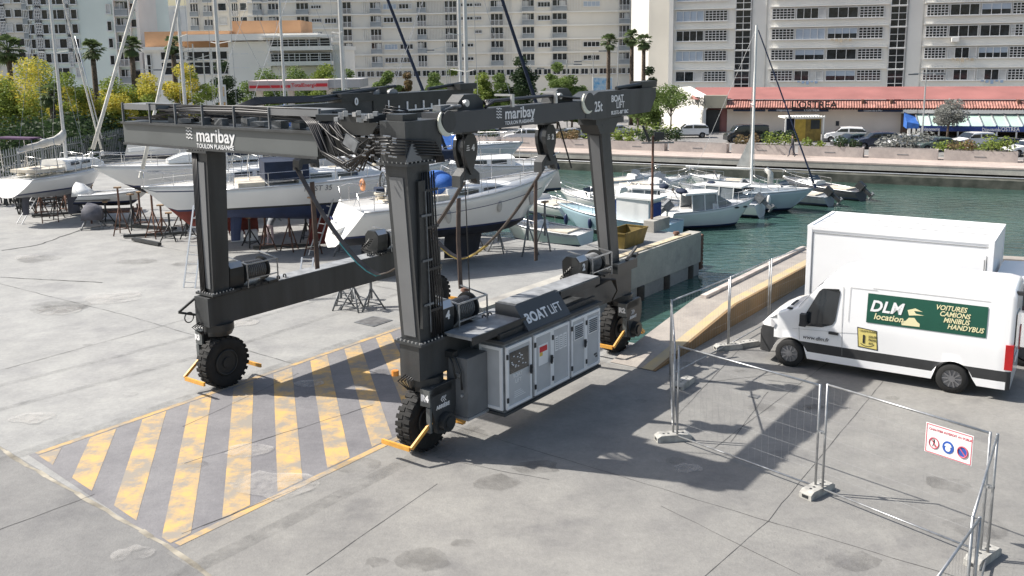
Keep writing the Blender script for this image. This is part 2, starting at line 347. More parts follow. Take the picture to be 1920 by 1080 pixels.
# timber baulk, low wall and yellow bin at pier end
tag(MB().bar(gnd(1155,487,.1)+Z*0,gnd(1290,442,.1),.28,.22).build('timber_baulk',mat('pale_timber',(.55,.47,.33),.8,0,.2,4)),'long pale timber baulk lying on the pier beside the lift leg','timber')
o=thing('skip_container',gnd(1178,461)+Vector((-.1,.2,0)),R(54),'ochre yellow steel skip standing on the pier behind the front lift leg','skip')
b=MB(); b.add([(-.8,-.4,0),(.8,-.4,0),(.8,.4,0),(-.8,.4,0),(-.9,-.5,.62),(1.0,-.5,.62),(1.0,.5,.62),(-.9,.5,.62)],[(0,3,2,1),(0,1,5,4),(1,2,6,5),(2,3,7,6),(3,0,4,7)]); b.build('body',mat('ochre_steel',(.20,.14,.03),.6,0,.2,3),o)
b=MB(); 
for a,c in(((-.9,-.5),(1.0,-.5)),((1.0,-.5),(1.0,.5)),((1.0,.5),(-.9,.5)),((-.9,.5),(-.9,-.5))): b.bar((*a,.64),(*c,.64),.05)
b.build('rim',mat('ochre_steel',(0,0,0)),o)
tag(MB().box(gnd(1215,436)+Z*.25+LX*.8,(1.5,.5,.5),LYAW).build('concrete_block',pk),'pale concrete block at the outer end of the pier beside the lamp mast','block')
def bollard(p,lab):
    o=thing('bollard',p,0,lab,'bollard'); MB().cyl((0,0,0),(0,0,.3),.09,n=10).build('post',M_rust,o); MB().cyl((0,0,.26),(0,0,.36),.15,.12,n=10).build('cap',M_rust,o)
bollard(gnd(1268,450),'short rusty mooring bollard on the pier edge near its outer corner')
bollard(gnd(872,560),'small rusty mooring bollard on the pier beside the rear winch drum')
# pier lamp mast
o=thing('floodlight_mast',gnd(1222,432),0,'thin rusty mast with floodlights and a loudspeaker at the outer end of the pier','light mast')
MB().cyl((0,0,0),(0,0,4.15),.06,.05,n=8).build('pole',M_rust,o)
MB().bar((-.5,0,3.85),(.9,0,3.85),.06).build('arm',M_grey,o)
b=MB(); b.box((.25,-.05,4.15),(.42,.12,.34)); b.build('floodlight',M_black,o)
b=MB(); b.bar((-.15,0,3.9),(-.45,0,4.6),.1); b.build('floodlight',M_black,o)
# ---- far quay
qd=(QC-QB).normalized(); qn=Vector((qd.y,-qd.x,0))   # towards the water
QL=QB-qd*26; QR=QC+qd*60
def strip(name,a,c,o0,o1,z0,z1,m):
    return MB().prism([a+qn*o0+Z*z0,c+qn*o0+Z*z0,c+qn*o1+Z*z0,a+qn*o1+Z*z0],(0,0,z1-z0)).build(name,m)
pinkc=ground_mat('quay_top_pinkish',(.55,.46,.41),(.44,.37,.33),.3)
stone=mat('mossy_quay_stone',(.12,.12,.10),.9,0,.35,1.4,bump=.5,col2=(.035,.04,.032))
structure(strip('quay_promenade',QL,QR,-4.6,.9,-.46,-.352,pinkc))
tag(strip('quay_edge_beam',QL,QR,.35,.88,-.86,-.464,pk),'long concrete edge beam of the far quay','quay edge')
tag(strip('quay_stone_wall',QL,QR,.02,1.9,-3,-1.12,stone),'mossy stone footing of the far quay at the waterline','quay wall')
tag(strip('quay_back_wall',QL,QR,-.2,.015,-3,-.47,mat('shade_toned_concrete',(.06,.06,.055),.9,0,.3,2)),'recessed wall beneath the far quay edge, its shade painted dark','quay wall')  # near-black tone stands for the shade under the quay overhang
tag(MB().cyl(QL+qn*1.0+Z*-1.04,QR+qn*1.0+Z*-1.04,.05,n=6).build('water_pipe',M_alu),'long pale pipe running along the foot of the far quay','pipe')
# ---- foliage helpers
def leafmat(name,c,c2): 
    m=mat(name,c,.7,0,.2,1.2,col2=c2); n,l=nodes(m); t_=n.new('ShaderNodeBsdfTranslucent'); ms=n.new('ShaderNodeMixShader'); ms.inputs[0].default_value=.35
    l.new(n['Color Ramp'].outputs[0],t_.inputs[0]); l.new(n['Principled BSDF'].outputs[0],ms.inputs[1]); l.new(t_.outputs[0],ms.inputs[2]); l.new(ms.outputs[0],n['Material Output'].inputs[0]); return m
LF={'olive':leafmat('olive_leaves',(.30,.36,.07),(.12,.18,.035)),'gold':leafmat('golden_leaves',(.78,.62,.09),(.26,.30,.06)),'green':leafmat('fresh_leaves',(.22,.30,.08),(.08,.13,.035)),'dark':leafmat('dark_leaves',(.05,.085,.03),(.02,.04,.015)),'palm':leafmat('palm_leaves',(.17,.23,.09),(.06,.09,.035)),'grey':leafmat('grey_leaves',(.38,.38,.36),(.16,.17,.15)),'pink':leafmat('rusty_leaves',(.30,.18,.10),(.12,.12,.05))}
BK=mat('tree_bark',(.16,.12,.09),.9,0,.3,5,bump=.4); BP=mat('palm_bark',(.14,.105,.08),.95,0,.35,6,bump=.5)
def crown_mb(clumps,n,size,rnd,keep=1.):
    b=MB()
    for cx,cy,cz,r in clumps:
        k=int(n*r*r/sum(c[3]**2 for c in clumps))
        for _ in range(k):
            d=Vector((rnd.gauss(0,1),rnd.gauss(0,1),rnd.gauss(0,1))).normalized(); q=rnd.random()**.45
            p=Vector((cx,cy,cz))+Vector((d.x*r,d.y*r,d.z*r*.8))*q
            s_=size*rnd.uniform(.5,1.3); a=Vector((rnd.gauss(0,1),rnd.gauss(0,1),rnd.gauss(0,.6))).normalized(); d2,u,v=fr(a)
            b.add([p-u*s_*.5,p+v*s_*.28,p+u*s_*.5,p-v*s_*.28],[(0,1,2,3)])
    return b
def tree(kind,base,h,r,leaf,label,cat='tree',group=None,n=2600,trunk=.35,size=.34,seed=0,leaf2=None,squash=.75,trunk_h=.45):
    rnd=random.Random(seed); o=thing(kind,base,rnd.uniform(0,6),label,cat,group)
    cl=[]
    n=int(n*3.2); size*=.62
    for i in range(20):
        a=rnd.uniform(0,6.28); q=rnd.random()**.55*r*.78; zz=h*trunk_h+(h*(1-trunk_h))*rnd.uniform(.12,.86)*(1-.25*(q/r))
        cl.append((math.cos(a)*q,math.sin(a)*q,zz,r*rnd.uniform(.26,.46)))
    cl.append((0,0,h-r*.35,r*.4))
    if n>0:
        h1=cl if not leaf2 else cl[::2]; crown_mb(h1,n if not leaf2 else n//2,size,rnd).build('crown',LF[leaf],o,fix=False)
        if leaf2: crown_mb(cl[1::2],n//2,size,rnd).build('crown',LF[leaf2],o,fix=False)
    b=MB(); b.tube([(0,0,-.2),(rnd.uniform(-.1,.1),0,h*.3),(0,rnd.uniform(-.1,.1),h*.6)],trunk*.5,8,r2=trunk*.25)
    for c in cl[:7]: b.tube([(0,0,h*.33),((c[0])*.5,c[1]*.5,(c[2]+h*.33)/2+.2),(c[0],c[1],c[2])],trunk*.22,5,r2=trunk*.06)
    b.build('trunk',BK,o); return o
def palm_crown(rnd,r,n=46):
    b=MB()
    for i in range(n):
        az=rnd.uniform(0,6.28); el=rnd.uniform(-1.1,1.35); d=Vector((math.cos(az)*math.cos(el),math.sin(az)*math.cos(el),math.sin(el)))
        L_=r*rnd.uniform(.5,.65); p=d*L_*.85; b.bar((0,0,0),p,.05,.03)
        dd,u,v=fr(d); 
        for k in range(9):
            a=-1.25+2.5*k/8; e_=(d*math.cos(a)+u*math.sin(a)).normalized(); tip=p+e_*L_*.75+Z*-(.14*L_+abs(a)*.10*L_); mid=p+e_*L_*.4
            s_=v.cross(e_)*.06*r
            b.add([p,mid-s_,tip,mid+s_],[(0,1,2,3)])
    return b
def palm(base,h,r,label,seed=0,lean=0.,group='fan palms',dead=True):
    rnd=random.Random(seed); o=thing('fan_palm',base,rnd.uniform(0,6),label,'palm',group)
    b=MB(); b.tube([(0,0,-.2),(lean*.3,0,h*.35),(lean*.8,0,h*.75),(lean,0,h)],.26,10,r2=.2); 
    for k in range(int(h/.35)): b.cyl((lean*k*.35/h,0,k*.35),(lean*k*.35/h,0,k*.35+.2),.28-.06*k*.35/h,.23-.06*k*.35/h,n=9)
    b.build('trunk',BP,o)
    palm_crown(rnd,r).build('crown',LF['palm'],o,fix=False,loc=(lean,0,h))
    if dead:
        b=MB()
        for k in range(22):
            a=rnd.uniform(0,6.28); q=rnd.uniform(.3,.75)*r*.6; b.add([(0,0,.0),(math.cos(a)*q,math.sin(a)*q,-.5*r),(math.cos(a+.25)*q*.8,math.sin(a+.25)*q*.8,-.9*r*rnd.uniform(.4,1))],[(0,1,2)])
        b.build('dead_fronds',mat('dry_fronds',(.13,.105,.07),.9,0,.3,4),o,fix=False,loc=(lean,0,h))
    return o
def bush(base,L_,wd,h,leaf,label,cat='shrub',seed=0,group=None,n=500,rz=0,size=.18):
    rnd=random.Random(seed); o=thing('planter_shrub' if cat=='shrub' else cat.replace(' ','_'),base,rz,label,cat,group)
    k=max(2,int(L_/.8)); cl=[((i+.5)/k*L_-L_/2,rnd.uniform(-.2,.2)*wd,h*rnd.uniform(.35,.6),h*rnd.uniform(.38,.6)) for i in range(k)]
    crown_mb(cl,n,size,rnd).build('foliage',LF[leaf],o,fix=False)
    b=MB()
    for c in cl: b.tube([(c[0],c[1],0),(c[0],c[1],c[2])],.03,5)
    b.build('stem',BK,o); return o
# ================= CITY =================
def plane_at(D):
    return (lambda u: at(u,100,D).x),(lambda v,u=960: at(u,v,D).z)
wall_g=mat('grey_render',(.86,.84,.78),.85,0,.06,.12); wall_l=mat('pale_concrete_render',(.76,.725,.65),.85,0,.06,.1,streak=True); wall_w=mat('white_render',(.84,.82,.77),.8,0,.05,.2)
wall_gr=mat('greenish_render',(.74,.82,.77),.85,0,.08,.1); wall_d=mat('joint_grey_render',(.50,.49,.46),.9,0,.1,.4); frm=mat('white_window_frame',(.74,.74,.73),.5,0,.03); shut=mat('pale_blue_shutter',(.45,.52,.60),.7,0,.08,.5); shut2=mat('grey_roller_shutter',(.48,.48,.46),.7,0,.08,.5); och=mat('terracotta_render',(.62,.36,.2),.85,0,.08,.3)  # wall_d is a mid grey render for the panel joints
curt=mat('white_curtain',(.6,.6,.58),.8,0,.1,1)
def win_mesh(key,wd,h,nx,ny,style='glass',seed=0):
    """frame proud of its recessed panes; some panes have curtains or shutters"""
    rnd=random.Random(seed); b=MB(); t=.07
    b.box((0,.10,h/2),(wd,.04,h),m=1)
    for i in range(nx+1): b.box((-wd/2+wd*i/nx,0,h/2),(t,.12,h),m=0)
    for j in range(ny+1): b.box((0,-.003,h*j/ny),(wd+t,.11,t),m=0)
    if style=='mixed':
        for i in range(nx):
            if rnd.random()<.4: b.box((-wd/2+wd*(i+.5)/nx,.06,h*.5),(wd/nx-t,.02,h*.94),m=2)
    if style=='shut': b.box((0,.05,h/2),(wd-.05,.03,h-.05),m=3)
    if style=='half': b.box((0,.05,h*.72),(wd-.05,.03,h*.5),m=3)
    b.box((0,-.08,-.06),(wd+.25,.2,.1),m=0)
    return b.mesh(key,[frm,M_glass,curt,shut])
_wc={}
def window(parent,x,z,y,wd,h,nx=3,ny=1,style='glass',seed=0,name='window'):
    k=(round(wd,2),round(h,2),nx,ny,style,seed)
    if k not in _wc: _wc[k]=win_mesh(name,wd,h,nx,ny,style,seed)
    return lk(name,_wc[k],parent,(x,y,z))
rndc=random.Random(3)
# --- right apartment block
D=120.; bx,bz=plane_at(D)
o=thing('apartment_block',(bx(1590),D,-.4),0,'long grey apartment block with gridded white windows and dark stair strips, behind the restaurant','building')
ox,oz=bx(1590),-.4
def Lx(u): return bx(u)-ox
def Lz(v,u=1590): return bz(v,u)-oz
gz=0; top=Lz(-120)
b=MB(); b.b2((Lx(1264),.12,0),(Lx(2080),14,top)); b.build('wall',wall_g,o)
rows=[(-26,-7),(13,33),(52,72),(92,111),(132,151)]; rows=[(-64,-45)]+rows
b=MB()
for v0,v1 in rows:
    for u0,u1 in((1264,1382),(1447,1659),(1718,1903)): b.b2((Lx(u0),-.22,Lz(v0-3)),(Lx(u1),.12,Lz(v0-4.6)))
b.build('ledge',wall_w,o)
def bays(u0): return [(u0+2,u0+42,'grid'),(u0+46,u0+98,'pane'),(u0+103,u0+155,'pane'),(u0+158,u0+200,'grid')]
for bi,ub in enumerate((1264-97,1449,1720)):
    for ri,(v0,v1) in enumerate(rows):
        for wi,(u0,u1,ty) in enumerate(bays(ub)):
            if u1<1268 : continue
            if bi==0 and wi<2: continue
            if bi==2: u0=ub+(u0-ub)*.9; u1=ub+(u1-ub)*.9
            wd=Lx(u1)-Lx(u0); h=Lz(v0)-Lz(v1); cx=(Lx(u0)+Lx(u1))/2
            if ty=='grid': window(o,cx,Lz(v1),-.02,round(wd,1),round(h,2),6,4,'mixed' if rndc.random()<.15 else 'glass',seed=1)
            else:
                st=rndc.choice(['glass','mixed','mixed','shut','half','glass']); window(o,cx,Lz(v1),-.02,round(wd,1),round(h,2),rndc.choice((3,4)),1,st,seed=rndc.randint(0,2))
for u0,u1 in((1383,1411),(1661,1688),(1905,1930)):
    for ri in range(-2,5):
        v1=170-39.3*ri-1; v0=v1-37
        window(o,(Lx(u0)+Lx(u1))/2,Lz(v1),-.04,Lx(u1)-Lx(u0),Lz(v0)-Lz(v1),2,3,'glass',name='stair_window')
b=MB(); b.b2((Lx(1256),-.3,0),(Lx(1264),13,top)); b.build('pilaster',wall_w,o)
awn=[mat('faded_awning_%s'%n_,c,.8,0,.08,1) for n_,c in(('blue',(.30,.40,.55)),('sand',(.62,.52,.38)),('green',(.22,.34,.26)))]
for ub in(1449,1720):
    for ri,(v0,v1) in enumerate(rows):
        for k in(46,103):
            u0=ub+(k if ub==1449 else k*.9); q=rndc.random()
            if q<.22: b=MB(); b.b2((Lx(u0+4),-.62,Lz(v1)-.62),(Lx(u0+4)+.8,-.10,Lz(v1)-.12)); b.build('air_conditioner',wall_w,o)
            elif q<.0: b=MB(); b.add([(Lx(u0),-.12,Lz(v0)-.05),(Lx(u0+46),-.12,Lz(v0)-.05),(Lx(u0+46),-.75,Lz(v0+9)),(Lx(u0),-.75,Lz(v0+9))],[(0,1,2,3)]); b.build('awning',rndc.choice(awn),o,fix=False)
            elif q<.5:
                b=MB()
                for j in range(5): b.b2((Lx(u0+6+j*8),-.30,Lz(v1+3+2*(j%3))),(Lx(u0+11+j*8),-.27,Lz(v1)-.02))
                b.build('hanging_laundry',rndc.choice([curt,awn[0],awn[1]]),o)
o.rotation_euler.z=R(-17)
b=MB()
each('panel_joint',wall_d,o,[lambda b,u=u: b.b2((Lx(u),.05,0),(Lx(u)+.12,.12,top)) for u in(1412,1440,1690,1716)])
# blind side block
D2=138.; bx2,bz2=plane_at(D2)
o=thing('blank_side_block',(bx2(1235),D2,-.4),0,'windowless grey side wall between the two apartment blocks','building')
b=MB(); b.b2((bx2(1216)-bx2(1235),0,0),(bx2(1262)-bx2(1235),20,bz2(-160)+.4)); b.build('wall',mat('side_wall_grey',(.56,.55,.52),.9,0,.08,.12),o)
b=MB(); b.b2((bx2(1216)-bx2(1235)-.2,-.3,bz2(-160)+.4),(bx2(1262)-bx2(1235)+.2,20,bz2(-160)+.9)); b.build('parapet',wall_w,o)
# --- centre block with balconies
D3=165.; bx,bz=plane_at(D3); oc=thing('balcony_block',(bx(850),D3,-.4),0,'wide pale apartment block with stacked balconies and slatted screens behind the palms','building')
def Lx(u): return bx(u)-bx(850)
def Lz(v): return bz(v,850)+.4
b=MB(); b.b2((Lx(470),0,0),(Lx(1213),16,Lz(-110))); b.build('wall',wall_l,oc)
slabs=[127-25.2*i for i in range(0,10)]
b=MB()
for v in slabs: b.b2((Lx(470),-.35,Lz(v)),(Lx(1213),0,Lz(v)+.22))
b.build('floor_slab',wall_w,oc)
# facade bays: b balcony, w window, l louvre screen, s small windows
bay=[(480,497,'b'),(508,528,'b'),(560,583,'b'),(588,606,'s'),(612,634,'w'),(638,662,'b'),(682,692,'l'),(697,717,'b'),(722,746,'w'),(751,775,'w'),(784,801,'b'),(803,834,'l'),(836,858,'b'),(866,888,'s'),(892,904,'s'),(921,944,'b'),(945,962,'l'),(980,1002,'b'),(1009,1032,'w'),(1036,1063,'b'),(1064,1090,'l'),(1094,1124,'w'),(1130,1158,'x'),(1160,1180,'b'),(1188,1210,'b')]
rnd=random.Random(11); railm=mat('glass_balustrade',(.30,.33,.35),.3,0,.1,1)
balm={}
def balcony(wd,h,k):
    key=(round(wd,1),k)
    if key in balm: return balm[key]
    b=MB(); b.box((0,.02,h/2),(wd,.06,h),m=1)
    for i in range(4): b.box((-wd/2+wd*i/3,-.06,h/2),(.09,.1,h),m=0)
    if k%3: b.box((0,-.5,.42),(wd,.05,.75),m=2)
    else:
        for i in range(12): b.box((-wd/2+wd*i/11,-.5,.42),(.05,.04,.8),m=0)
    b.box((0,-.5,.86),(wd,.07,.07),m=0); b.box((0,-.25,0),(wd,.55,.09),m=0)
    if k==2: b.box((wd*.2,-.02,h*.6),(wd*.45,.05,h*.7),m=3)
    if k==4: b.box((-wd*.2,-.02,h*.65),(wd*.5,.05,h*.55),m=4)
    balm[key]=b.mesh('balcony',[frm,M_glass,railm,curt,shut2]); return balm[key]
lvm={}
for u0,u1,ty in bay:
    wd=Lx(u1)-Lx(u0); cx=(Lx(u0)+Lx(u1))/2
    for si,v in enumerate(slabs[:8]):
        z=Lz(v)+.22; h=Lz(v-25.2)-z
        if ty=='b': lk('balcony',balcony(wd,h-.15,rnd.randint(0,5)),oc,(cx,-.05,z+.02))
        elif ty=='w' and rnd.random()<.6: window(oc,cx,z+h*.38,-.14,round(wd,1),round(h*.4,2),4,1,rnd.choice(['glass','mixed','glass','shut']),seed=rnd.randint(0,1))
        elif ty=='s' and rnd.random()<.7: window(oc,cx,z+h*.5,-.14,round(wd,1),round(h*.25,2),4,1,'glass')
        elif ty=='l' and rnd.random()<.8:
            k=round(wd,1)
            if k not in lvm:
                b=MB(); nn=int(wd/.26)
                for i in range(nn): b.box((-wd/2+wd*(i+.5)/nn,-.08,h/2),(.09,.12,h-.3))
                lvm[k]=b.mesh('slatted_screen',[wall_w])
            lk('slatted_screen',lvm[k],oc,(cx,0,z))
for k in range(31):
    u=676+k*17.5
    window(oc,Lx(u),Lz(142),-.14,1.25,.95,2,1,'glass',name='ground_window')
# pale house behind far left
def plain_block(name,D,u0,u1,v0,m,lab,wins,spacing=27.5,wh=15,base=-.4,roof=None,depth=12):
    bx,bz=plane_at(D); uc=(u0+u1)/2; o=thing(name,(bx(uc),D,base),0,lab,'building')
    X0=bx(uc); f=lambda u:bx(u)-X0; g=lambda v:bz(v,uc)-base
    b=MB(); b.b2((f(u0),0,0),(f(u1),depth,g(v0))); b.build('wall',m,o)
    b=MB(); b.b2((f(u0)-.2,-.25,g(v0)),(f(u1)+.2,depth,g(v0)+.5)); b.build('parapet',wall_w,o)
    for (a,c,ty,vs) in wins:
        for v in vs:
            wd=f(c)-f(a); h=g(v)-g(v+wh); cx=(f(a)+f(c))/2; z=g(v+wh)
            if ty=='g': window(o,cx,z,-.14,round(wd,1),round(h,1),max(1,int(wd/.9)),1,rnd.choice(['glass','mixed','glass']),seed=rnd.randint(0,1))
            elif ty=='t': window(o,cx,z-.5,-.14,round(wd,1),round(h+1.2,1),3,6,'mixed',name='lattice_window')
            elif ty=='b': lk('balcony',balcony(wd,h+.9,rnd.randint(0,5)),o,(cx,-.05,z-1.0))
            else: window(o,cx,z,-.14,round(wd,1),round(h,1),1,1,'glass')
    return o,f,g
rl=[18-27.3+27.3*i for i in range(5)]
plain_block('apartment_tower',128,-120,64,-110,wall_l,'pale apartment tower at the left edge with lattice loggias beside a greener block',[(-40,-20,'g',rl),(-16,-4,'b',rl),(0,6,'g',rl),(8,17,'t',rl),(19,30,'g',rl),(36,50,'g',rl),(53,62,'b',rl)])
o,f,g=plain_block('apartment_tower',126,66,262,-110,wall_gr,'greenish grey apartment tower with a blank wall and one column of small windows',[(62,72,'g',rl),(74,84,'t',rl),(86,98,'g',rl),(101,129,'g',rl+[rl[-1]+27]),(132,137,'t',rl),(141,152,'g',rl+[rl[-1]+27]),(207,215,'g',[9,41,73,105,137])],wh=17)
b=MB(); b.b2((f(222),-.6,0),(f(224),0,g(-110))); b.b2((f(250),-.6,0),(f(252),0,g(-110))); b.b2((f(262),-.3,0),(f(268),6,g(-60))); b.build('fin_wall',wall_w,o)
for v in(-25,4,34,66,98,130):
    lk('balcony',balcony(f(249)-f(225),g(v)-g(v+26),rnd.randint(0,4)),o,((f(225)+f(249))/2,-.1,g(v+27)))
    window(o,f(257),g(v+18),-.16,.8,1.0,1,1)
plain_block('distant_block',260,266,284,22,wall_l,'small distant apartment block, just right of the tower, against the sky',[(270,273,'g',[30,45,60])],wh=5)
plain_block('distant_block',270,321,356,14,wall_w,'distant white apartment block beside the mast, against the sky',[(332,335,'g',[22,30,38]),(340,343,'g',[22,30,38])],wh=4)
plain_block('distant_block',300,283,325,44,wall_l,'low distant block roof between the two far white blocks',[],wh=4)
plain_block('apartment_block',175,356,470,-110,wall_l,'pale balcony apartment block behind the terracotta building at left',[(363,378,'b',[-20,6,32]),(388,404,'b',[-20,6,32]),(440,452,'b',[-20,6,32]),(456,468,'g',[-20,6,32]),(415,430,'g',[-20,6,32])],wh=14)
# --- terrace building
o,f,g=plain_block('terrace_building',118,270,640,96,wall_w,'low white apartment building with glazed corner terraces and terracotta upper storey',[(275,283,'g',[100]),(276,282,'g',[120]),(436,446,'g',[80,106]),(455,465,'g',[80,106]),(487,495,'g',[77,104])],wh=20,depth=10)
b=MB(); b.b2((f(270),.6,0),(f(430),9,g(57))); b.b2((f(430),2,0),(f(560),9,g(38))); b.build('upper_storey',och,o)
b=MB(); b.b2((f(340),-1.2,g(76)),(f(600),9,g(64))); b.b2((f(270),-.6,g(92)),(f(345),9,g(86))); b.build('roof_slab',wall_w,o)
b=MB(); b.b2((f(430),-.3,0),(f(508),8.7,g(78))); b.b2((f(508.3),-.12,0),(f(626),8.7,g(126))); b.build('wing_wall',wall_w,o)
for v0,v1 in((73,96),(101,124)):
    b=MB(); b.b2((f(508),-1.8,g(v1)),(f(626),-.13,g(v1)+.5)); b.build('terrace_slab',wall_w,o)
    b=MB(); b.b2((f(508),-.40,g(v1)+.5),(f(622),-.13,g(v0)),m=1)
    for k in range(6): b.b2((f(508+k*22.5),-.5,g(v1)+.5),(f(508+k*22.5)+.12,-.41,g(v0)),m=0)
    b.build('glazing',[frm,M_glass],o)
    b=MB(); 
    for zz in(.75,1.05,1.4): b.b2((f(508),-1.75,g(v1)+zz),(f(626),-1.7,g(v1)+zz+.05))
    for k in range(7): b.b2((f(508+k*19.5),-1.76,g(v1)+.5),(f(508+k*19.5)+.06,-1.70,g(v1)+1.45))
    b.build('handrail',frm,o)
b=MB(); b.b2((f(500),-2.0,g(72)),(f(634),1.0,g(68))); b.build('roof_lip',wall_w,o)
for v in(88,116):
    for a,c in((302,345),(352,392),(398,425)):
        b=MB(); b.b2((f(a),-.06,g(v+22)),(f(c),-.02,g(v)),m=1); b.b2((f(a),-.4,g(v+22)-.1),(f(c),-.02,g(v+22)+.02),m=0); b.b2((f(a),-.4,g(v+22)+.9),(f(c),-.35,g(v+22)+.96),m=0); b.build('loggia',[frm,M_glass],o)
# --- fuel station canopy
D=98.; bx,bz=plane_at(D); o=thing('station_canopy',(bx(550),D,-.4),0,'white and red petrol station canopy on square pillars behind the boats','canopy')
f=lambda u:bx(u)-bx(550); g=lambda v:bz(v,550)+.4; redp=mat('red_sign_paint',(.62,.03,.04),.5,0,.03)
b=MB(); b.b2((f(462),0,g(170)),(f(612),6,g(151))); b.build('fascia',mat('rose_fascia',(.62,.50,.48),.6,0,.06,.5),o); b=MB(); b.b2((f(612.2),.3,g(166)),(f(672),6,g(150))); b.build('side_fascia',mat('grey_fascia',(.42,.41,.41),.6,0,.06,.5),o)
b=MB(); b.b2((f(464),-.05,g(164.5)),(f(541),-.002,g(159.5))); b.b2((f(590),-.05,g(163)),(f(611),-.002,g(157))); b.build('red_stripe',redp,o)
text('lettering','TotalEnergies',.52,(f(543),-.02,g(163)),X,Z,redp,o,bold=.012)
for u in(475,535,610,660):
    b=MB(); b.b2((f(u)-.3,1.2,0),(f(u)+.3,1.8,g(168))); b.build('pillar',wall_l,o)
o=thing('price_pylon',at(417,185,88)*1,0,'tall narrow white and orange price pylon beside the harbour hut','sign'); o.location.z=-.4
o.scale=(1,1,1.25); b=MB(); b.box((0,0,2.3),(.7,.25,4.6)); b.build('body',M_white,o)
b=MB(); b.box((0,-.14,3.1),(.66,.04,.45)); b.build('orange_band',M_orange,o)
b=MB(); b.box((0,-.14,1.9),(.5,.04,1.4)); b.box((0,-.14,4.1),(.5,.04,.7)); b.build('panel',M_orange,o)
b=MB(); 
for z in(1.5,1.9,2.3): b.box((0,-.17,z),(.4,.03,.22))
b.build('display',M_black,o)
# harbour hut
p=at(428,190,80); o=thing('harbour_hut',(p.x,80,-.35),0,'small flat roofed grey utility hut behind the rear beam of the boat lift','hut')
b=MB(); b.box((0,1,1.3),(3.2,2,2.6)); b.build('wall',mat('pale_green_panel',(.36,.42,.38),.7,0,.1,.5),o); MB().box((0,1,2.65),(3.5,2.3,.12)).build('roof',wall_w,o); MB().box((.9,-.02,1),(.8,.05,2)).build('door',M_grey,o)
# billboard + light boxes
p=at(1130,160,112); o=thing('advert_panel',(p.x,112,-.4),0,'blue and white illuminated advert panel on a post between the palms','billboard')
z0=bz2(172)-0; zc=at(1130,158,112).z+.4
MB().box((0,0,zc),(2.4,.25,1.7)).build('frame',wall_w,o); MB().box((0,-.14,zc),(2.15,.04,1.45)).build('poster',mat('cyan_poster',(.10,.42,.75),.5,0,.6,2.5,col2=(.7,.8,.88)),o); MB().cyl((0,0,0),(0,0,zc),.12,n=8).build('post',M_grey,o)
# --- restaurant
D=93.; bx,bz=plane_at(D); o=thing('restaurant',(bx(1600),D,-.4),0,'long low restaurant with red tiled roof, beige front wall and glass verandah','building')
f=lambda u:bx(u)-bx(1600); g=lambda v:bz(v,1600)+.4
redr=mat('red_roof_sheet',(.33,.135,.12),.6,0,.10,.4); tile=mat('clay_roof_tiles',(.42,.20,.16),.7,0,.25,2); beige=mat('beige_render',(.80,.70,.60),.85,0,.07,.3)
b=MB(); b.b2((f(1372),0,0),(f(1690),10,g(205))); b.build('wall',beige,o)
b=MB(); b.add([(f(1300),-.2,g(186)),(f(2000),-.2,g(186)),(f(2000),5,g(166)),(f(1300),5,g(166)),(f(1300),10,g(172)),(f(2000),10,g(172))],[(0,1,2,3),(3,2,5,4)]); b.build('roof',redr,o,fix=False)
b=MB(); b.b2((f(1372),-.35,g(190)),(f(2000),-.1,g(187))); b.build('gutter',mat('dark_red_gutter',(.10,.025,.025),.6),o)
b=MB(); n_=0; u=1374.
while u<1995:
    b.cyl((f(u),-1.5,g(202)),(f(u),-.38,g(191)),.13,n=6,caps=False); u+=4.6
b.add([(f(1372),-1.5,g(202)-.03),(f(1997),-1.5,g(202)-.03),(f(1997),-.36,g(191)-.03),(f(1372),-.36,g(191)-.03)],[(0,1,2,3)])
b.build('tile_skirt',tile,o)
b=MB(); 
for u in(1618,1668,1880): b.b2((f(u),-.9,g(196)),(f(u+5),-.1,g(186)))
b.build('roof_vent',M_rust,o)
b=MB(); b.b2((f(1450),-1.4,g(208)),(f(1560),-1.1,g(202.5))); b.b2((f(1385),-1.35,g(208)),(f(1445),-1.15,g(204))); b.b2((f(1612),-1.35,g(208)),(f(1690),-1.15,g(203.5))); b.build('awning_roll',M_nvc,o)
text('lettering',"L'OSTREA",.95,(f(1492),-1.62,g(201)),X,Z,M_black,o,bold=.02,sx=1.05)
text('lettering',"L'OSTREA",.33,(f(1516),-1.43,g(207)),X,Z,M_letter,o); text('lettering',"Dégustation",.30,(f(1466),-1.43,g(207)),X,Z,M_letter,o)
text('lettering',"Cuisine de la Mer",.24,(f(1622),-1.38,g(207)),X,Z,M_letter,o)
b=MB(); b.b2((f(1508),-.06,g(234)),(f(1545),0,g(226)),m=1); b.b2((f(1500),-.1,g(225)),(f(1546),0,g(213)),m=0); b.b2((f(1575),-.06,g(236)),(f(1581),0,g(227)),m=1); b.build('window',[wall_w,M_glass],o)
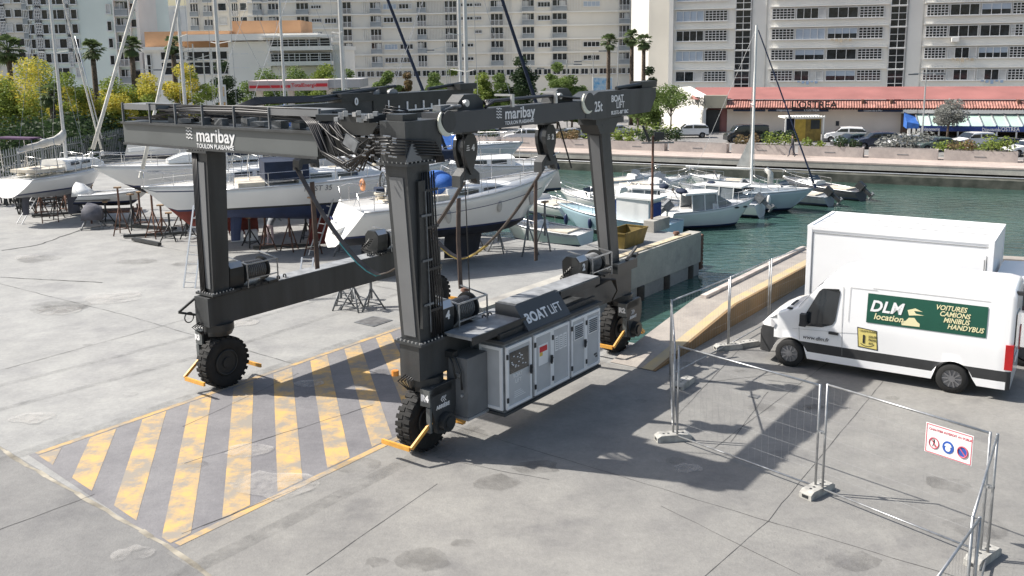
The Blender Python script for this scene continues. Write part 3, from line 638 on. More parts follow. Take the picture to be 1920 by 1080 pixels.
# entrance + gable
b=MB(); b.b2((f(1332),.2,0),(f(1372),8,g(205))); b.build('entrance_wall',redr,o)
b=MB(); b.b2((f(1330),-.05,0),(f(1358),.15,g(207)),m=0); b.build('doorway',M_black,o)
b=MB(); b.b2((f(1328),-1.2,g(202)),(f(1372),.1,g(178))); b.build('entrance_fascia',mat('khaki_panel',(.35,.33,.26),.7,0,.1,.5),o)
b=MB(); a0,a1=f(1288),f(1328); b.prism([(a0,3.,0),(a1,-1.2,0),(a1,-1.2,g(177)),(a0,3.,g(163))],(.25,.25,0)); b.build('gable_wall',wall_w,o)
gd=(Vector((a1,-1.2,0))-Vector((a0,3.,0))).normalized(); text('lettering',"L'OSTREA",1.1,Vector((a0,3.,g(196)))+gd*.7+Vector((-.08,-.08,0)),gd,Z,M_black,o,bold=.02)
b=MB(); b.prism([(a0,3,0),(a0-3.5,6.5,0),(a0-3.5,6.5,g(170)),(a0,3,g(163))],(.2,.2,0)); b.build('side_wall',wall_w,o)
o.rotation_euler.z=R(-17)
# verandah on the right
glr=mat('pale_green_glass_roof',(.50,.66,.58),.25,0,.12,.3); blu=mat('blue_fascia',(.02,.05,.22),.5,0,.1)
b=MB(); b.add([(f(1712),-4,g(229)),(f(2000),-4,g(229)),(f(2000),-1,g(212)),(f(1712),-1,g(212))],[(0,1,2,3)]); b.build('verandah_roof',glr,o,fix=False)
b=MB()
for k in range(14): u=1712+k*21; b.bar((f(u),-4.02,g(229)+.05),(f(u),-1,g(212)+.06),.1,.1)
for k in range(10): u=1714+k*31; b.b2((f(u),-4.05,0),(f(u)+.14,-3.9,g(232)))
b.build('verandah_frame',M_alu,o)
b=MB(); b.b2((f(1712),-4.2,g(238)),(f(2000),-4.0,g(229.5))); b.build('fascia_band',blu,o)
for k,(u,t_) in enumerate(((1716,'Poissonnerie'),(1815,'Dégustation'),(1840,"L'OSTREA"),(1882,'Cuisine de la Mer'))): text('lettering',t_,.42 if k!=2 else .55,(f(u),-4.22,g(237)),X,Z,M_letter,o,sx=.75)
b=MB(); b.b2((f(1690),-1,0),(f(2000),0,g(212))); b.build('verandah_back_wall',mat('verandah_brown',(.10,.07,.055),.8,0,.2,.5),o)
b=MB(); b.b2((f(1714),-3.98,.7),(f(2000),-3.94,g(239))); b.build('verandah_glass',M_glass,o)
b=MB(); b.add([(f(1692),-4.4,g(222)),(f(1712),-4.4,g(226)),(f(1712),-1.2,g(216)),(f(1692),-1.2,g(208)),(f(1692),-4.4,g(234)),(f(1712),-4.4,g(234)),(f(1692),-1.2,g(234))],[(0,1,2,3),(0,1,5,4),(0,3,6,4)]); b.build('blue_awning',M_blue,o,fix=False)
each('porch_post',wall_w,o,[lambda b,u=u: b.b2((f(u),-4.4,0),(f(u)+.25,-4.2,g(233))) for u in(1694,1702,1710)])
# kiosk (yellow bus shelter)
p=gnd(1527,272,-.36); o=thing('kiosk',(p.x,p.y+3,-.36),0,'small white kiosk with ridged roof and yellow panelled front behind the planters','kiosk')
b=MB(); b.box((0,1,2.2),(3.6,2.2,.14)); 
for k in range(16): b.box((-1.75+k*.233,-.12,2.27),(.1,.1,.18))
b.build('roof',wall_w,o)
each('post',wall_w,o,[lambda b,x=x: b.box((x,0,1.1),(.12,.12,2.2)) for x in(-1.7,1.7)])
MB().box((-.35,.1,1.05),(.95,.08,2.0)).build('yellow_panel',mat('mustard_panel',(.50,.33,.05),.6,0,.1),o); MB().box((.75,.15,1.05),(1.6,.08,2.0)).build('side_panel',mat('brown_yellow_panel',(.28,.19,.04),.6,0,.2),o); MB().box((-1.2,.6,1.1),(.9,.08,2)).build('hatch',M_nvc,o); MB().box((1.0,.09,1.55),(.8,.04,.8)).build('menu_board',M_black,o)
# low white walls/terraces seen between palms and restaurant
o=thing('road_barrier',(at(1215,240,108).x,108,-.4),0,'pale horizontal rail barrier with white panels beside the roadside trees','barrier')
b=MB(); 
for z in(.5,1.2,1.9): b.box((0,0,z),(9,.1,.35))
for x in(-4.4,-2.2,0,2.2,4.4): b.box((x,.06,1.1),(.2,.2,2.2))
b.build('rail',wall_w,o); MB().box((3.4,-.1,2.1),(2.4,.1,2.6)).build('panel',beige,o)
# ================= BOAT LIFT (local frame: x along the runway, y across, z up) =================
lift=thing('boat_lift',tuple(OL),LYAW,'large anthracite grey four wheeled travelling boat lift straddling the dock','boat lift')
def P_(b,name,m,par=None): return b.build(name,m,par or lift)
bolt=mat('zinc_bolts',(.5,.5,.5),.4,.6,.05); lit_top=mat('sunlit_steel_top',(.30,.31,.32),.55,.1,.2,4); ldoor=mat('light_grey_door',(.52,.53,.54),.5,0,.06,2); lfr=mat('white_door_frame',(.85,.85,.85),.45,0,.04); hose=mat('black_hose',(.02,.02,.022),.38,0,.1)  # deck grey set light so the top faces look sunlit
legface=mat('sunlit_leg_panel',(.17,.175,.18),.5,0,.06,1); panm=mat('sunlit_beam_panel',(.115,.125,.125),.45,0,.07,1); beamm=mat('slate_beam_panel',(.062,.066,.072),.5,0,.06,1)  # leg and crossbeam greys raised to carry the grazing sun
def leg(base,top,wl,ww,name='leg'):
    b=MB(); b.bar(base,top,ww,wl,up=X,w2=ww*1.12,h2=wl*1.15)
    base,top=Vector(base),Vector(top)
    g=P_(b,name,M_dark)
    # raised side panel in the sun-lightened grey, flange and bolts
    q=MB(); d=top-base
    p0=base+d*.04; p1=base+d*.93
    q.bar(p0+X*(-wl/2-.012),p1+X*(-wl*.5*1.13-.012),ww*.62,.02,up=X,w2=ww*.70,h2=.02); q.build('side_panel',legface,lift)
    for p,s_ in((base,1.1),(top,1.25)):
        q=MB(); q.box(p,(wl*s_+.16,ww*s_+.16,.05)); q.build('flange',M_dark,lift)
        q=MB()
        for i in range(7):
            t=-.5+i/6
            for sg in(-1,1):
                q.cyl(p+Vector((t*(wl*s_+.06),sg*(ww*s_/2+.05),.02)),p+Vector((t*(wl*s_+.06),sg*(ww*s_/2+.05),.055)),.018,n=6,smooth=False)
                q.cyl(p+Vector((sg*(wl*s_/2+.05),t*(ww*s_+.06),.02)),p+Vector((sg*(wl*s_/2+.05),t*(ww*s_+.06),.055)),.018,n=6,smooth=False)
        tag(q.build('bolt_row',bolt,lift))
    return g
leg((-.12,0,2.28),(-.34,0,5.72),.48,.48); leg((7.1,0,2.3),(6.48,0,5.98),.36,.36); leg((-.02,6.46,2.3),(-.05,6.27,5.62),.44,.44); leg((7.4,6.46,2.3),(6.9,6.3,5.9),.36,.36)
# side beams
for w0 in(0,6.48):
    b=MB(); b.b2((-.42,w0-.25,1.56),(7.75,w0+.25,2.24)); P_(b,'side_beam',M_dark)
    b=MB(); b.b2((.45,w0-.24,2.243),(6.7,w0+.24,2.262)); P_(b,'beam_sunlit_top',lit_top)  # thin sheet, sunshine on the beam top put into its colour
    for l0 in(1.75,1.95,4.9,5.05):
        b=MB(); b.torus((l0,w0-.12,2.30),(1,0,0),.05,.018,10,5); P_(b,'lifting_eye',M_black)
# turntables, brackets, wheels
tyre=M_rub
def wheel_set(l0,w0,out,txt,arrow,word):
    """out=-1: bracket on the right hand side"""
    b=MB(); b.cyl((l0,w0,1.40),(l0,w0,1.56),.36,n=24); b.cyl((l0,w0,1.28),(l0,w0,1.40),.30,.36,n=24); P_(b,'turntable',M_black)
    c=w0+out*.22   # bracket
    y0,y1=c+out*.10,c+out*.26
    prof=[(-.20,1.42),(.40,1.42),(.46,1.28),(.46,1.02),(.30,.52),(.10,.40),(-.14,.46),(-.30,1.0),(-.34,1.3)]
    b=MB(); b.prism([(l0+x,y0,z) for x,z in prof],(0,out*.10,0)); g=P_(b,'fork_bracket',M_dark)
    b=MB(); b.prism([(l0-.30,w0-out*.10,1.40),(l0-.30,y0+out*.10,1.40),(l0-.30,y0+out*.10,1.24),(l0-.30,w0-out*.10,1.33)],(.6,0,0)); P_(b,'fork_head',M_dark)
    b=MB(); b.box((l0-.33,y0-out*.02,1.22),(.05,.24,.34)); b.box((l0-.33,y0+out*.05,.78),(.05,.10,.5)); P_(b,'fork_web',panm)
    text('lettering',txt,.17,(l0-.359,y0+.115,1.16),-Y,Z,M_letter,lift,bold=.012)
    if out<0:
        ct=Vector((l0+.02,y0-.104,1.12))
        b=MB()
        s_=1 if arrow=='<' else -1
        for k in range(3):
            x=ct.x+(.0+.05*k-.05)
            for sg in(-1,1): b.bar((x-s_*.0,ct.y,ct.z),(x+s_*.05,ct.y,ct.z+sg*.055),.014,.006,up=Y)
        P_(b,'chevrons',M_letter)
        text('lettering',word,.105,(l0-.17,y0-.104,.95),X,Z,M_letter,lift,bold=.004)
    # wheel
    cy=w0-out*.08; hw=.17; r=.61
    T=lk('wheel',None,lift,(l0,cy,r)) if 0 else None
    b=MB(); rings=[]; N=40
    prf=[(-.12,.29),(-.155,.35),(-.175,.46),(-.17,.55),(-.14,.595),(0,.61),(.14,.595),(.17,.55),(.175,.46),(.155,.35),(.12,.29)]
    for i in range(N+1):
        a=2*math.pi*i/N; rings.append([(l0+rr*math.cos(a),cy+yy,r+rr*math.sin(a)) for yy,rr in prf])
    b.loft(rings,closed=False,smooth=True)
    for i in range(26):
        a=2*math.pi*i/26
        for sg in(-1,1):
            aa=a+(.5*2*math.pi/26 if sg>0 else 0); M=Matrix.Rotation(-aa,3,'Y')@Matrix.Rotation(0,3,'X')
            b.box(Vector((l0,cy+sg*.095,r))+Vector((math.cos(aa)*.602,0,math.sin(aa)*.602)),(.04,.16,.085),M=Matrix.Rotation(-aa,3,'Y'))
    tw=P_(b,'wheel',tyre)
    b=MB(); b.cyl((l0,cy-.14,r),(l0,cy+.14,r),.31,n=24); b.torus((l0,cy-.15,r),Y,.29,.02,24,6); b.torus((l0,cy+.15,r),Y,.29,.02,24,6); b.cyl((l0,cy-.18,r),(l0,cy+.18,r),.12,n=12); b.build('rim',M_black,tw)
    b=MB(); b.cyl((l0+.05,y0+out*.10,.66),(l0+.05,y0+out*.24,.66),.19,n=18); b.cyl((l0+.05,y0+out*.24,.66),(l0+.05,y0+out*.27,.66),.12,n=12); P_(b,'hub_motor',M_black)
    # orange wheel guards
    for sg in(-1,1):
        b=MB(); x=l0+sg*.80; b.bar((x,cy-.36,.34),(x,cy+.36,.34),.05,.085); b.bar((x,y0+.0*out,.36),(l0+sg*.26,y0+out*.04,.72),.045,.07)
        P_(b,'wheel_guard',M_orange)
    b=MB(); 
    for k in range(5): b.tube([(l0-.25,w0-.1+.05*k,1.7),(l0-.45-.04*k,w0-.05+.05*k,1.55),(l0-.42,w0+.02*k,1.35),(l0-.25,w0+.02*k,1.28)],.016,5)
    P_(b,'hose_loop',hose)
wheel_set(0,0,-1,'R4','<','ARRIÈRE'); wheel_set(7.55,0,-1,'R2','>','AVANT'); wheel_set(0,6.48,1,'R3','<',''); wheel_set(7.55,6.48,1,'R1','>','')
b=MB(); b.cyl((-.62,.2,1.66),(-.62,.2,1.76),.07,n=10); P_(b,'beacon',mat('amber_lamp',(.8,.3,.05),.3))
# bundles of pipes on the near right leg
b=MB()
for k in range(6):
    x=.02+.065*k; b.tube([(x-.28,-.315,5.55),(x-.24,-.31,4.5),(x-.12,-.29,3.2),(x-.08,-.28,2.35)],.018,5)
for z in(2.9,3.7,4.5,5.2): b.box((-.04,-.30,z),(.42,.05,.05))
P_(b,'pipe_bundle',hose)
b=MB(); b.b2((-.38,-.33,2.6),(-.20,-.26,5.4)); P_(b,'cable_duct',M_black)
b=MB()
for z in(3.05,3.9,4.75): b.bar((-.34,-.35,z),(-.08,-.35,z),.025,.04)
b.cyl((-.18,-.355,2.5),(-.22,-.355,5.2),.012,n=6); P_(b,'steel_pipe',M_grey)
b=MB()
for k in range(4): b.tube([(-.285,6.64-.05*k,2.3),(-.30,6.60-.05*k,4),(-.325,6.52-.05*k,5.6)],.020,5)
P_(b,'pipe_bundle',hose)
# ---- long upper beams
def lbeam(w0,l0,l1,z0,z1,m): b=MB(); b.b2((l0,w0-.25,z0),(l1,w0+.25,z1)); return P_(b,'upper_beam',m)
lbeam(-.1,.30,5.35,6.20,6.60,beamm)
b=MB(); b.prism([(5.35,-.36,6.60),(5.9,-.36,6.78),(8.75,-.36,6.78),(8.75,-.36,6.55),(8.45,-.36,6.18),(5.7,-.36,6.14),(5.35,-.36,6.20)],(0,.54,0)); P_(b,'beam_end_box',M_dark)
b=MB(); b.b2((5.9,-.30,6.0),(7.2,.2,6.14)); b.prism([(5.95,-.3,6.0),(6.9,-.3,6.0),(6.72,-.3,5.78),(6.1,-.3,5.78)],(0,.5,0)); P_(b,'gusset',M_dark)
b=MB(); b.b2((8.2,-.25,6.782),(9.0,.1,6.95)); b.cyl((7.6,-.1,6.80),(8.3,-.1,6.86),.07,n=8); b.cyl((7.0,-.2,6.82),(8.6,-.2,6.9),.05,n=8); P_(b,'end_stop',M_black)
# near right head over the leg, with telescoping arm
b=MB(); b.b2((-.70,-.34,5.75),(.29,.28,6.50)); P_(b,'leg_head',M_dark)
b=MB(); b.prism([(-.72,-.345,5.78),(-.3,-.345,5.78),(-.55,-.345,6.15)],(0,-.03,0)); P_(b,'gusset',legface)
b=MB(); b.b2((-.22,.30,5.78),(.18,2.36,6.12)); P_(b,'telescopic_arm',M_black); b=MB(); b.b2((-.16,.30,6.16),(.2,2.2,6.42)); P_(b,'hose_tray',M_black)
b=MB(); b.b2((-.36,2.34,5.71),(.30,9.15,6.16)); P_(b,'rear_crossbeam',panm)
b=MB(); b.b2((-.42,2.34,6.162),(.36,9.15,6.21)); b.b2((-.40,2.33,5.66),(.34,9.15,5.706)); P_(b,'beam_cap',M_dark)
b=MB(); b.b2((-.34,2.33-.03,5.73),(.28,2.338,6.14)); P_(b,'beam_end_plate',M_black)
# rails, pipes and end hoods above the rear crossbeam
for w1,w2 in((7.75,9.15),(2.2,3.75)):
    b=MB(); b.b2((-.36,w1,6.50),(.32,w2,6.63)); P_(b,'pipe_hood',legface)
b=MB()
each('rail_post',M_grey,lift,[lambda b,w_=w_: b.bar((-.36,w_,6.21),(-.36,w_,6.66),.03,.05) for w_ in(2.25,3.75,4.9,6.0,7.0,8.0,9.1)]+[lambda b,w_=w_: b.bar((.1,w_,6.21),(.1,w_,6.42),.06,.04) for w_ in(4.6,5.2,5.8,6.6)])
b=MB()
for k in range(7):
    z=6.44+.05*(k%4); x=-.30+.09*k; b.tube([(x,2.1,z-.02),(x,3.4,z+.03*(k%2)),(x,5,z+.04),(x,6.6,z+.02),(x+.05,7.9,z-.03)],.022+.006*(k%2),6)
b.box((-.32,5.2,6.64),(.03,5.9,.03)); b.box((-.32,5.2,6.52),(.03,5.9,.03)); P_(b,'pipe_run',hose)
b=MB()
for k in range(9): 
    w_=2.6+.62*k; b=MB(); b.box((random.uniform(-.1,.2),w_,6.28),(random.uniform(.15,.35),random.uniform(.15,.4),random.uniform(.08,.2)),random.uniform(-.4,.4)); P_(b,'valve_block',M_grey)
b=MB()
for k in range(6): b.tube([(-.30+.05*k,9.0-.1*k,6.3),(-.1,8.2-.2*k,6.26+.05*k),(0,7.2-.2*k,6.28),(.1,6.2-.2*k,6.4)],.02,5)
P_(b,'loose_hoses',hose)
# hose drape between the telescoping box and the near head
b=MB(); rnd=random.Random(5)
for k in range(26):
    w0=2.5-.03*k; x0=-.42+.022*k; s_=rnd.uniform(.05,.95)
    b.tube([(x0,w0+.2,6.50),(x0-.10,w0-.12,6.35),(x0-.13,w0-.45,6.2-s_*.55),(x0-.16,w0-1.1,5.95-s_*.5),(x0-.15,.75,6.02+.03*k-.2*s_),(x0-.1,.25,6.15+.02*k)],.020,5)
P_(b,'hose_loop',hose)
b=MB()
for k in range(6): b.tube([(-.80,.40-.02*k,6.20-.055*k),(-.82,0,6.22-.055*k),(-.80,-.30,6.20-.055*k),(-.5+.05*k,-.40,6.16-.055*k),(.05+.04*k,-.395,6.1-.055*k),(.08+.045*k,-.385,5.7)],.018,5)
P_(b,'pipe_run',hose)
b=MB()
for k in range(22):
    q=(-.83,.05+rnd.uniform(-.3,.5),5.86+.40*rnd.random()); b.cyl(q,(q[0]-.05,q[1]+.05,q[2]+.01),.016,n=6)
for k in range(14): b.box((-.80+rnd.uniform(-.04,.1),rnd.uniform(.2,1.3),6.5+rnd.uniform(0,.14)),(.10,.08,.08),rnd.uniform(0,1))
P_(b,'hose_fittings',bolt)
b=MB()
each('valve_block',M_black,lift,[lambda b:b.b2((-.74,.5,6.46),(-.3,1.3,6.60)),lambda b:b.b2((-.6,-.2,6.505),(-.2,.2,6.62)),lambda b:b.box((-.55,1.7,6.52),(.3,.5,.12),.3)])
b=MB(); b.box((-.78,.95,6.08),(.05,.34,.22),M=Matrix.Rotation(.5,3,'X')); P_(b,'valve_plate',M_grey)
# crescent sheaves on the right beam
for l0,z0 in((.42,6.42),(5.42,6.56)):
    b=MB(); rings=[]
    for i in range(15):
        a=math.pi*(.72+ i/14*1.0); ww=.10*math.sin(math.pi*i/14)+.012
        rings.append([(l0+(.26-ww)*math.cos(a),-.385,z0+(.26-ww)*math.sin(a)),(l0+.26*math.cos(a),-.385,z0+.26*math.sin(a)),(l0+.26*math.cos(a),-.355,z0+.26*math.sin(a)),(l0+(.26-ww)*math.cos(a),-.355,z0+(.26-ww)*math.sin(a))])
    b.loft(rings,caps=True); P_(b,'sheave_guard',mat('cream_paint',(.72,.72,.60),.5,0,.05))
    b=MB(); b.cyl((l0+.08,-.352,z0+.02),(l0+.08,-.37,z0+.02),.20,n=20); P_(b,'sheave',M_dark)
# machinery along the top of the right beam
b=MB()
for k in range(5): b.tube([(1.7+.1*k,-.28+.07*k,6.63),(2.0,-.28+.07*k,6.74),(4.2,-.28+.07*k,6.76),(5.2,-.28+.07*k,6.66)],.028,6)
P_(b,'pipe_run',hose)
for l0 in(2.55,4.15):
    b=MB(); b.bar((l0,-.33,6.6),(l0,-.33,6.86),.05,.08); b.bar((l0,-.33,6.84),(l0,.1,6.84),.08,.04); P_(b,'pipe_clamp',M_alu)
for l0 in(1.45,4.75):
    b=MB(); b.prism([(l0-.42,-.12,6.6),(l0-.38,-.12,6.76),(l0-.2,-.12,6.9),(l0+.2,-.12,6.9),(l0+.38,-.12,6.76),(l0+.42,-.12,6.6)],(0,.3,0)); P_(b,'sheave_box',M_dark)
    b=MB(); b.cyl((l0-.25,-.18,6.74),(l0-.25,-.24,6.74),.07,n=14); P_(b,'sheave_pin',M_alu)
b=MB(); b.tube([(.5,-.2,6.63),(.8,-.25,6.7),(1.1,-.1,6.66)],.03,6); b.torus((.85,-.22,6.70),Z,.10,.03,14,6); b.box((.7,-.1,6.68),(.5,.2,.1)); P_(b,'shackle_gear',M_grey)
# left long beam with ruler marks
lbeam(6.48,.2,5.2,6.1,6.5,M_dark)
b=MB(); b.b2((5.15,6.2,6.12),(9.45,6.75,6.66)); P_(b,'upper_beam',M_black)
b=MB(); b.b2((5.8,6.17,6.16),(8.55,6.195,6.20))
for k in range(8): b.b2((6.1+.34*k,6.17,6.20),(6.15+.34*k,6.195,6.20+(.22 if k%2 else .12)))
P_(b,'ruler_scale',M_letter)
text('lettering','1',.26,(5.66,6.185,6.3),X,Z,M_letter,lift,bold=.01); text('lettering','0',.26,(4.45,6.185,6.42),X,Z,M_letter,lift,bold=.01)
b=MB(); b.b2((4.0,6.2,6.5),(5.15,6.7,6.72)); b.b2((5.5,6.3,6.66),(5.8,6.6,6.85)); b.cyl((3.2,6.4,6.62),(5.6,6.4,6.80),.05,n=8); b.cyl((4.0,6.55,6.74),(6.4,6.55,6.84),.04,n=8)
b.b2((8.7,6.1,6.66),(9.5,6.6,6.84)); b.cyl((7.6,6.4,6.72),(9.2,6.4,6.84),.05,n=8); P_(b,'top_gear',M_black)
for l0 in(5.5,6.05):
    b=MB(); rings=[[(l0+ .16*math.cos(a),6.15,6.66+.13*math.sin(a)*1.0),(l0+.16*math.cos(a),6.2,6.66+.13*math.sin(a))] for a in [math.pi*i/10 for i in range(11)]]
    b.prism([(l0+.18*math.cos(math.pi*i/10),6.3,6.66+.12*math.sin(math.pi*i/10)) for i in range(11)],(0,.1,0)); P_(b,'sheave_hood',lit_top)
b=MB()
for k in range(7): b.tube([(.3+.1*k,6.3+.05*k,6.52),(1.6,6.2+.07*k,6.6+.02*k),(3.4,6.2+.07*k,6.56+.02*k),(5.1,6.25+.06*k,6.7)],.024,5)
P_(b,'pipe_run',hose)
b=MB(); b.b2((5.9,6.1,5.9),(7.4,6.72,6.1)); P_(b,'gusset',M_dark)
# lettering of the yard operator on both beams
def logo(p,ux,s_,un):
    ux=Vector(ux); p=Vector(p); un=Vector(un)
    b=MB()
    for k in range(4):
        z=.06+.075*k*1.0; pts=[p+ux*((-.36+.22*i/12)*s_*1.0)+Z*((z+.018*math.sin(i/12*4*math.pi))*s_)+un*.006 for i in range(13)]
        for a,c in zip(pts[:-1],pts[1:]): b.bar(a,c,.006,.022*s_,up=Vector(un).cross(ux))
    P_(b,'wave_logo',M_letter)
    text('lettering','maribay',.42*s_,p+Vector(un)*.004,ux,Z,M_letter,lift,bold=.007*s_,sx=1.0,space=1.02)
    text('lettering','TOULON PLAISANCE',.135*s_,p+Vector(un)*.004-Z*.15*s_,ux,Z,M_letter,lift,bold=.0015,sx=1.02)
logo((-.364,6.27,5.86),(0,-1,0),1.0,(-1,0,0)); logo((2.25,-.354,6.37),(1,0,0),.78,(0,-1,0))
text('lettering','25t',.33,(5.72,-.364,6.33),X,Z,M_letter,lift,bold=.005,sx=.8)
text('lettering','BOAT',.22,(6.48,-.364,6.52),X,Z,M_letter,lift,bold=.005); text('lettering','LIFT',.22,(6.72,-.364,6.36),X,Z,M_letter,lift,bold=.001); text('lettering','BL25TL-80° SBC',.12,(6.48,-.364,6.22),X,Z,M_letter,lift,bold=.002)
# ---- sling blocks
def block(l0,w0,num):
    b=MB(); c=Vector((l0,w0,0))
    pr=[(0,5.22),(-.10,5.38),(-.2,5.62),(-.225,5.8),(-.19,5.95),(-.1,6.06),(.1,6.06),(.19,5.95),(.225,5.8),(.2,5.62),(.10,5.38)]
    b.prism([(l0+x,w0-.16,z) for x,z in pr],(0,.10,0)); b.prism([(l0+x-.03,w0+.04,z) for x,z in pr],(0,.08,0)); g=P_(b,'sling_block',M_black)
    b=MB(); b.cyl((l0,w0-.06,5.8),(l0,w0+.04,5.8),.19,n=18); b.build('sheave',M_grey,g)
    b=MB(); b.prism([(l0-.05,w0-.1,5.42),(l0+.05,w0-.1,5.42),(l0+.32,w0-.12,5.22),(l0+.33,w0-.12,4.98),(l0+.24,w0-.12,5.02),(l0+.2,w0-.12,5.12),(l0-.2,w0-.12,5.12),(l0-.24,w0-.12,5.02),(l0-.33,w0-.12,4.98),(l0-.32,w0-.12,5.22)],(0,.22,0)); b.build('sling_yoke',M_dark,g)
    b=MB()
    for k in(-1,1): b.torus((l0+k*.2,w0,5.08),Y,.06,.02,10,5)
    b.build('shackle',bolt,g)
    text('lettering',num,.17,(l0+.03,w0-.163,5.72),X,Z,M_letter,g,bold=.01)
    b=MB(); 
    for k in range(3): b.box((l0-.1,w0-.165,5.74+.045*k),(.11-.02*k,.006,.018))
    b.build('plate',M_letter,g)
    b=MB(); b.cyl((l0-.12,w0,6.0),(l0-.12,w0,6.3),.015,n=5); b.cyl((l0+.12,w0,6.0),(l0+.12,w0,6.3),.015,n=5); b.box((l0,w0,6.12),(.5,.3,.1)); b.build('trolley',M_black,g)
block(2.0,.5,'4'); block(4.95,.5,'2'); block(2.3,5.75,'3'); block(4.95,5.75,'1')
# wire down from the beam to the block
b=MB(); b.cyl((.9,-.36,6.2),(1.0,-.36,2.9),.012,n=5); b.cyl((5.35,.4,6.1),(5.6,.2,5.0),.02,n=5); P_(b,'hoist_cable',hose)
# ---- winches
def winch(l0,w0,num):
    b=MB(); b.cyl((l0+.28,w0,2.62),(l0+.90,w0,2.62),.21,n=24,smooth=True); g=P_(b,'winch_drum',mat('wound_wire',(.12,.10,.08),.6,.3,.3,30))
    b=MB()
    for k in range(11): b.torus((l0+.31+.055*k,w0,2.62),X,.215,.014,20,5)
    b.build('wire_winding',M_grey,g)
    b=MB()
    for q in(.24,.90): b.cyl((l0+q,w0,2.62),(l0+q+.04,w0,2.62),.29,n=24)
    b.build('drum_flange',M_black,g)
    b=MB(); h=[(-.24,.0),(-.24,.18),(-.13,.30),(.13,.30),(.24,.18),(.24,.0),(.2,-.28),(-.2,-.28)]
    b.prism([(l0-.20,w0+x,2.62+z) for x,z in h],(.40,0,0)); b.build('gear_housing',M_black,g)
    b=MB(); b.prism([(l0-.18,w0-.247,2.815),(l0+.18,w0-.247,2.815),(l0+.18,w0-.14,2.93),(l0-.18,w0-.14,2.93)],(0,0,.006)); b.build('housing_cover',M_alu,g)
    if num: text('lettering',num,.22,(l0-.06,w0-.248,2.60),X,Z,M_letter,g,bold=.012)
    b=MB(); 
    for q in(.2,1.1): b.bar((l0+q,w0-.36,2.3),(l0+q,w0-.36,2.86),.025); b.bar((l0+q,w0-.36,2.86),(l0+q,w0+.34,2.96),.025)
    b.bar((l0+.2,w0-.36,2.86),(l0+1.1,w0-.36,2.86),.03); b.bar((l0+.2,w0-.36,2.5),(l0+1.1,w0-.36,2.5),.025); b.build('guard_rail',M_steel,g)
    b=MB(); b.b2((l0-.2,w0-.3,2.262),(l0+1.15,w0+.3,2.33))
    for k in range(6): b.cyl((l0-.15+.2*k,w0-.31,2.3),(l0-.15+.2*k,w0-.34,2.3),.025,n=6)
    b.build('base_frame',M_black,g)
    b=MB()
    for k in range(6): b.tube([(l0-.25,w0-.1+.05*k,2.7-.06*k),(l0-.45,w0-.15+.05*k,2.75-.05*k),(l0-.5,w0-.1+.04*k,2.45),(l0-.3,w0+.04*k,2.35)],.014,5)
    b.build('hose_loop',hose,g)
winch(.45,0,'4'); winch(5.45,0,'2'); winch(.45,6.48,''); winch(5.35,6.48,'')
# ---- machinery cabinet hung on the right side beam
b=MB(); b.b2((1.10,-1.10,.62),(4.72,-.26,2.06)); P_(b,'cabinet_body',M_grey)
b=MB(); b.b2((1.06,-1.14,.56),(4.76,-.28,.615)); b.b2((1.04,-1.16,2.065),(4.78,-.252,2.12)); P_(b,'cabinet_edge',M_dark)
def door(x0,x1,z0=.68,z1=1.98,louvre=False,glass=False,papers=None,handle=1,y=-1.102):
    b=MB(); t=.06; 
    for a,c,d,e_ in((x0,x1,z0,z0+t),(x0,x1,z1-t,z1),(x0,x0+t,z0+t,z1-t),(x1-t,x1,z0+t,z1-t)): b.b2((a,y-.045,d),(c,y,e_))
    g=P_(b,'door_frame',lfr)
    b=MB(); b.b2((x0+t,y-.03,z0+t),(x1-t,y-.002,z1-t)); b.build('door_panel',ldoor,g)
    if louvre:
        b=MB(); b.b2((x0+t+.05,y-.045,z1-.5),(x1-t-.05,y-.032,z1-.14))
        b.build('louvre_frame',lfr,g)
        b=MB()
        for k in range(7): b.box(((x0+x1)/2,y-.052,z1-.46+.045*k),((x1-x0)-t*2-.16,.012,.03),M=Matrix.Rotation(.5,3,'X'))
        b.build('louvre',M_grey,g)
    if glass:
        b=MB(); b.b2((x0+t+.05,y-.044,z0+.72),(x1-t-.05,y-.032,z1-.14)); b.build('glass_pane',M_glass,g)
        rr=random.Random(9); b=MB()
        for k in range(16): b.box((x0+.16+rr.random()*(x1-x0-.34),y-.05,z0+.8+rr.random()*.3),(.04,.008,.02))
        b.build('gauges',M_letter,g)
    if handle:
        hx=x1-.05 if handle==1 else x0+.05
        b=MB(); b.box((hx,y-.065,(z0+z1)/2),(.05,.04,.16)); b.bar((hx,y-.09,(z0+z1)/2+.05),(hx-.05,y-.09,(z0+z1)/2-.09),.03); b.build('handle',M_black,g)
    b=MB()
    for zz in(z0+.2,z1-.2): b.box((x0+.01 if handle!=2 else x1-.01,y-.055,zz),(.04,.03,.1))
    b.build('hinge',M_black,g)
    return g
g=door(1.14,2.00,glass=True)
text('lettering','BOAT\n  LIFT',.12,(1.36,-1.136,1.16),X,Z,M_letter,g)
b=MB()
for k in range(4): b.b2((1.4,-1.1345,.86+.04*k),(1.78-.05*k,-1.1325,.872+.04*k))
b.build('small_print',M_letter,g)
g=door(2.10,2.75,handle=1); b=MB(); b.b2((2.26,-1.137,1.28),(2.60,-1.1325,1.72)); b.build('notice',M_letter,g)
b=MB(); b.b2((2.29,-1.140,1.56),(2.57,-1.1375,1.68)); b.build('notice_band',redp,g); b=MB(); b.b2((2.29,-1.140,1.48),(2.40,-1.1375,1.555)); b.build('notice_band',M_yellow,g)
g=door(2.75,3.42,handle=0)
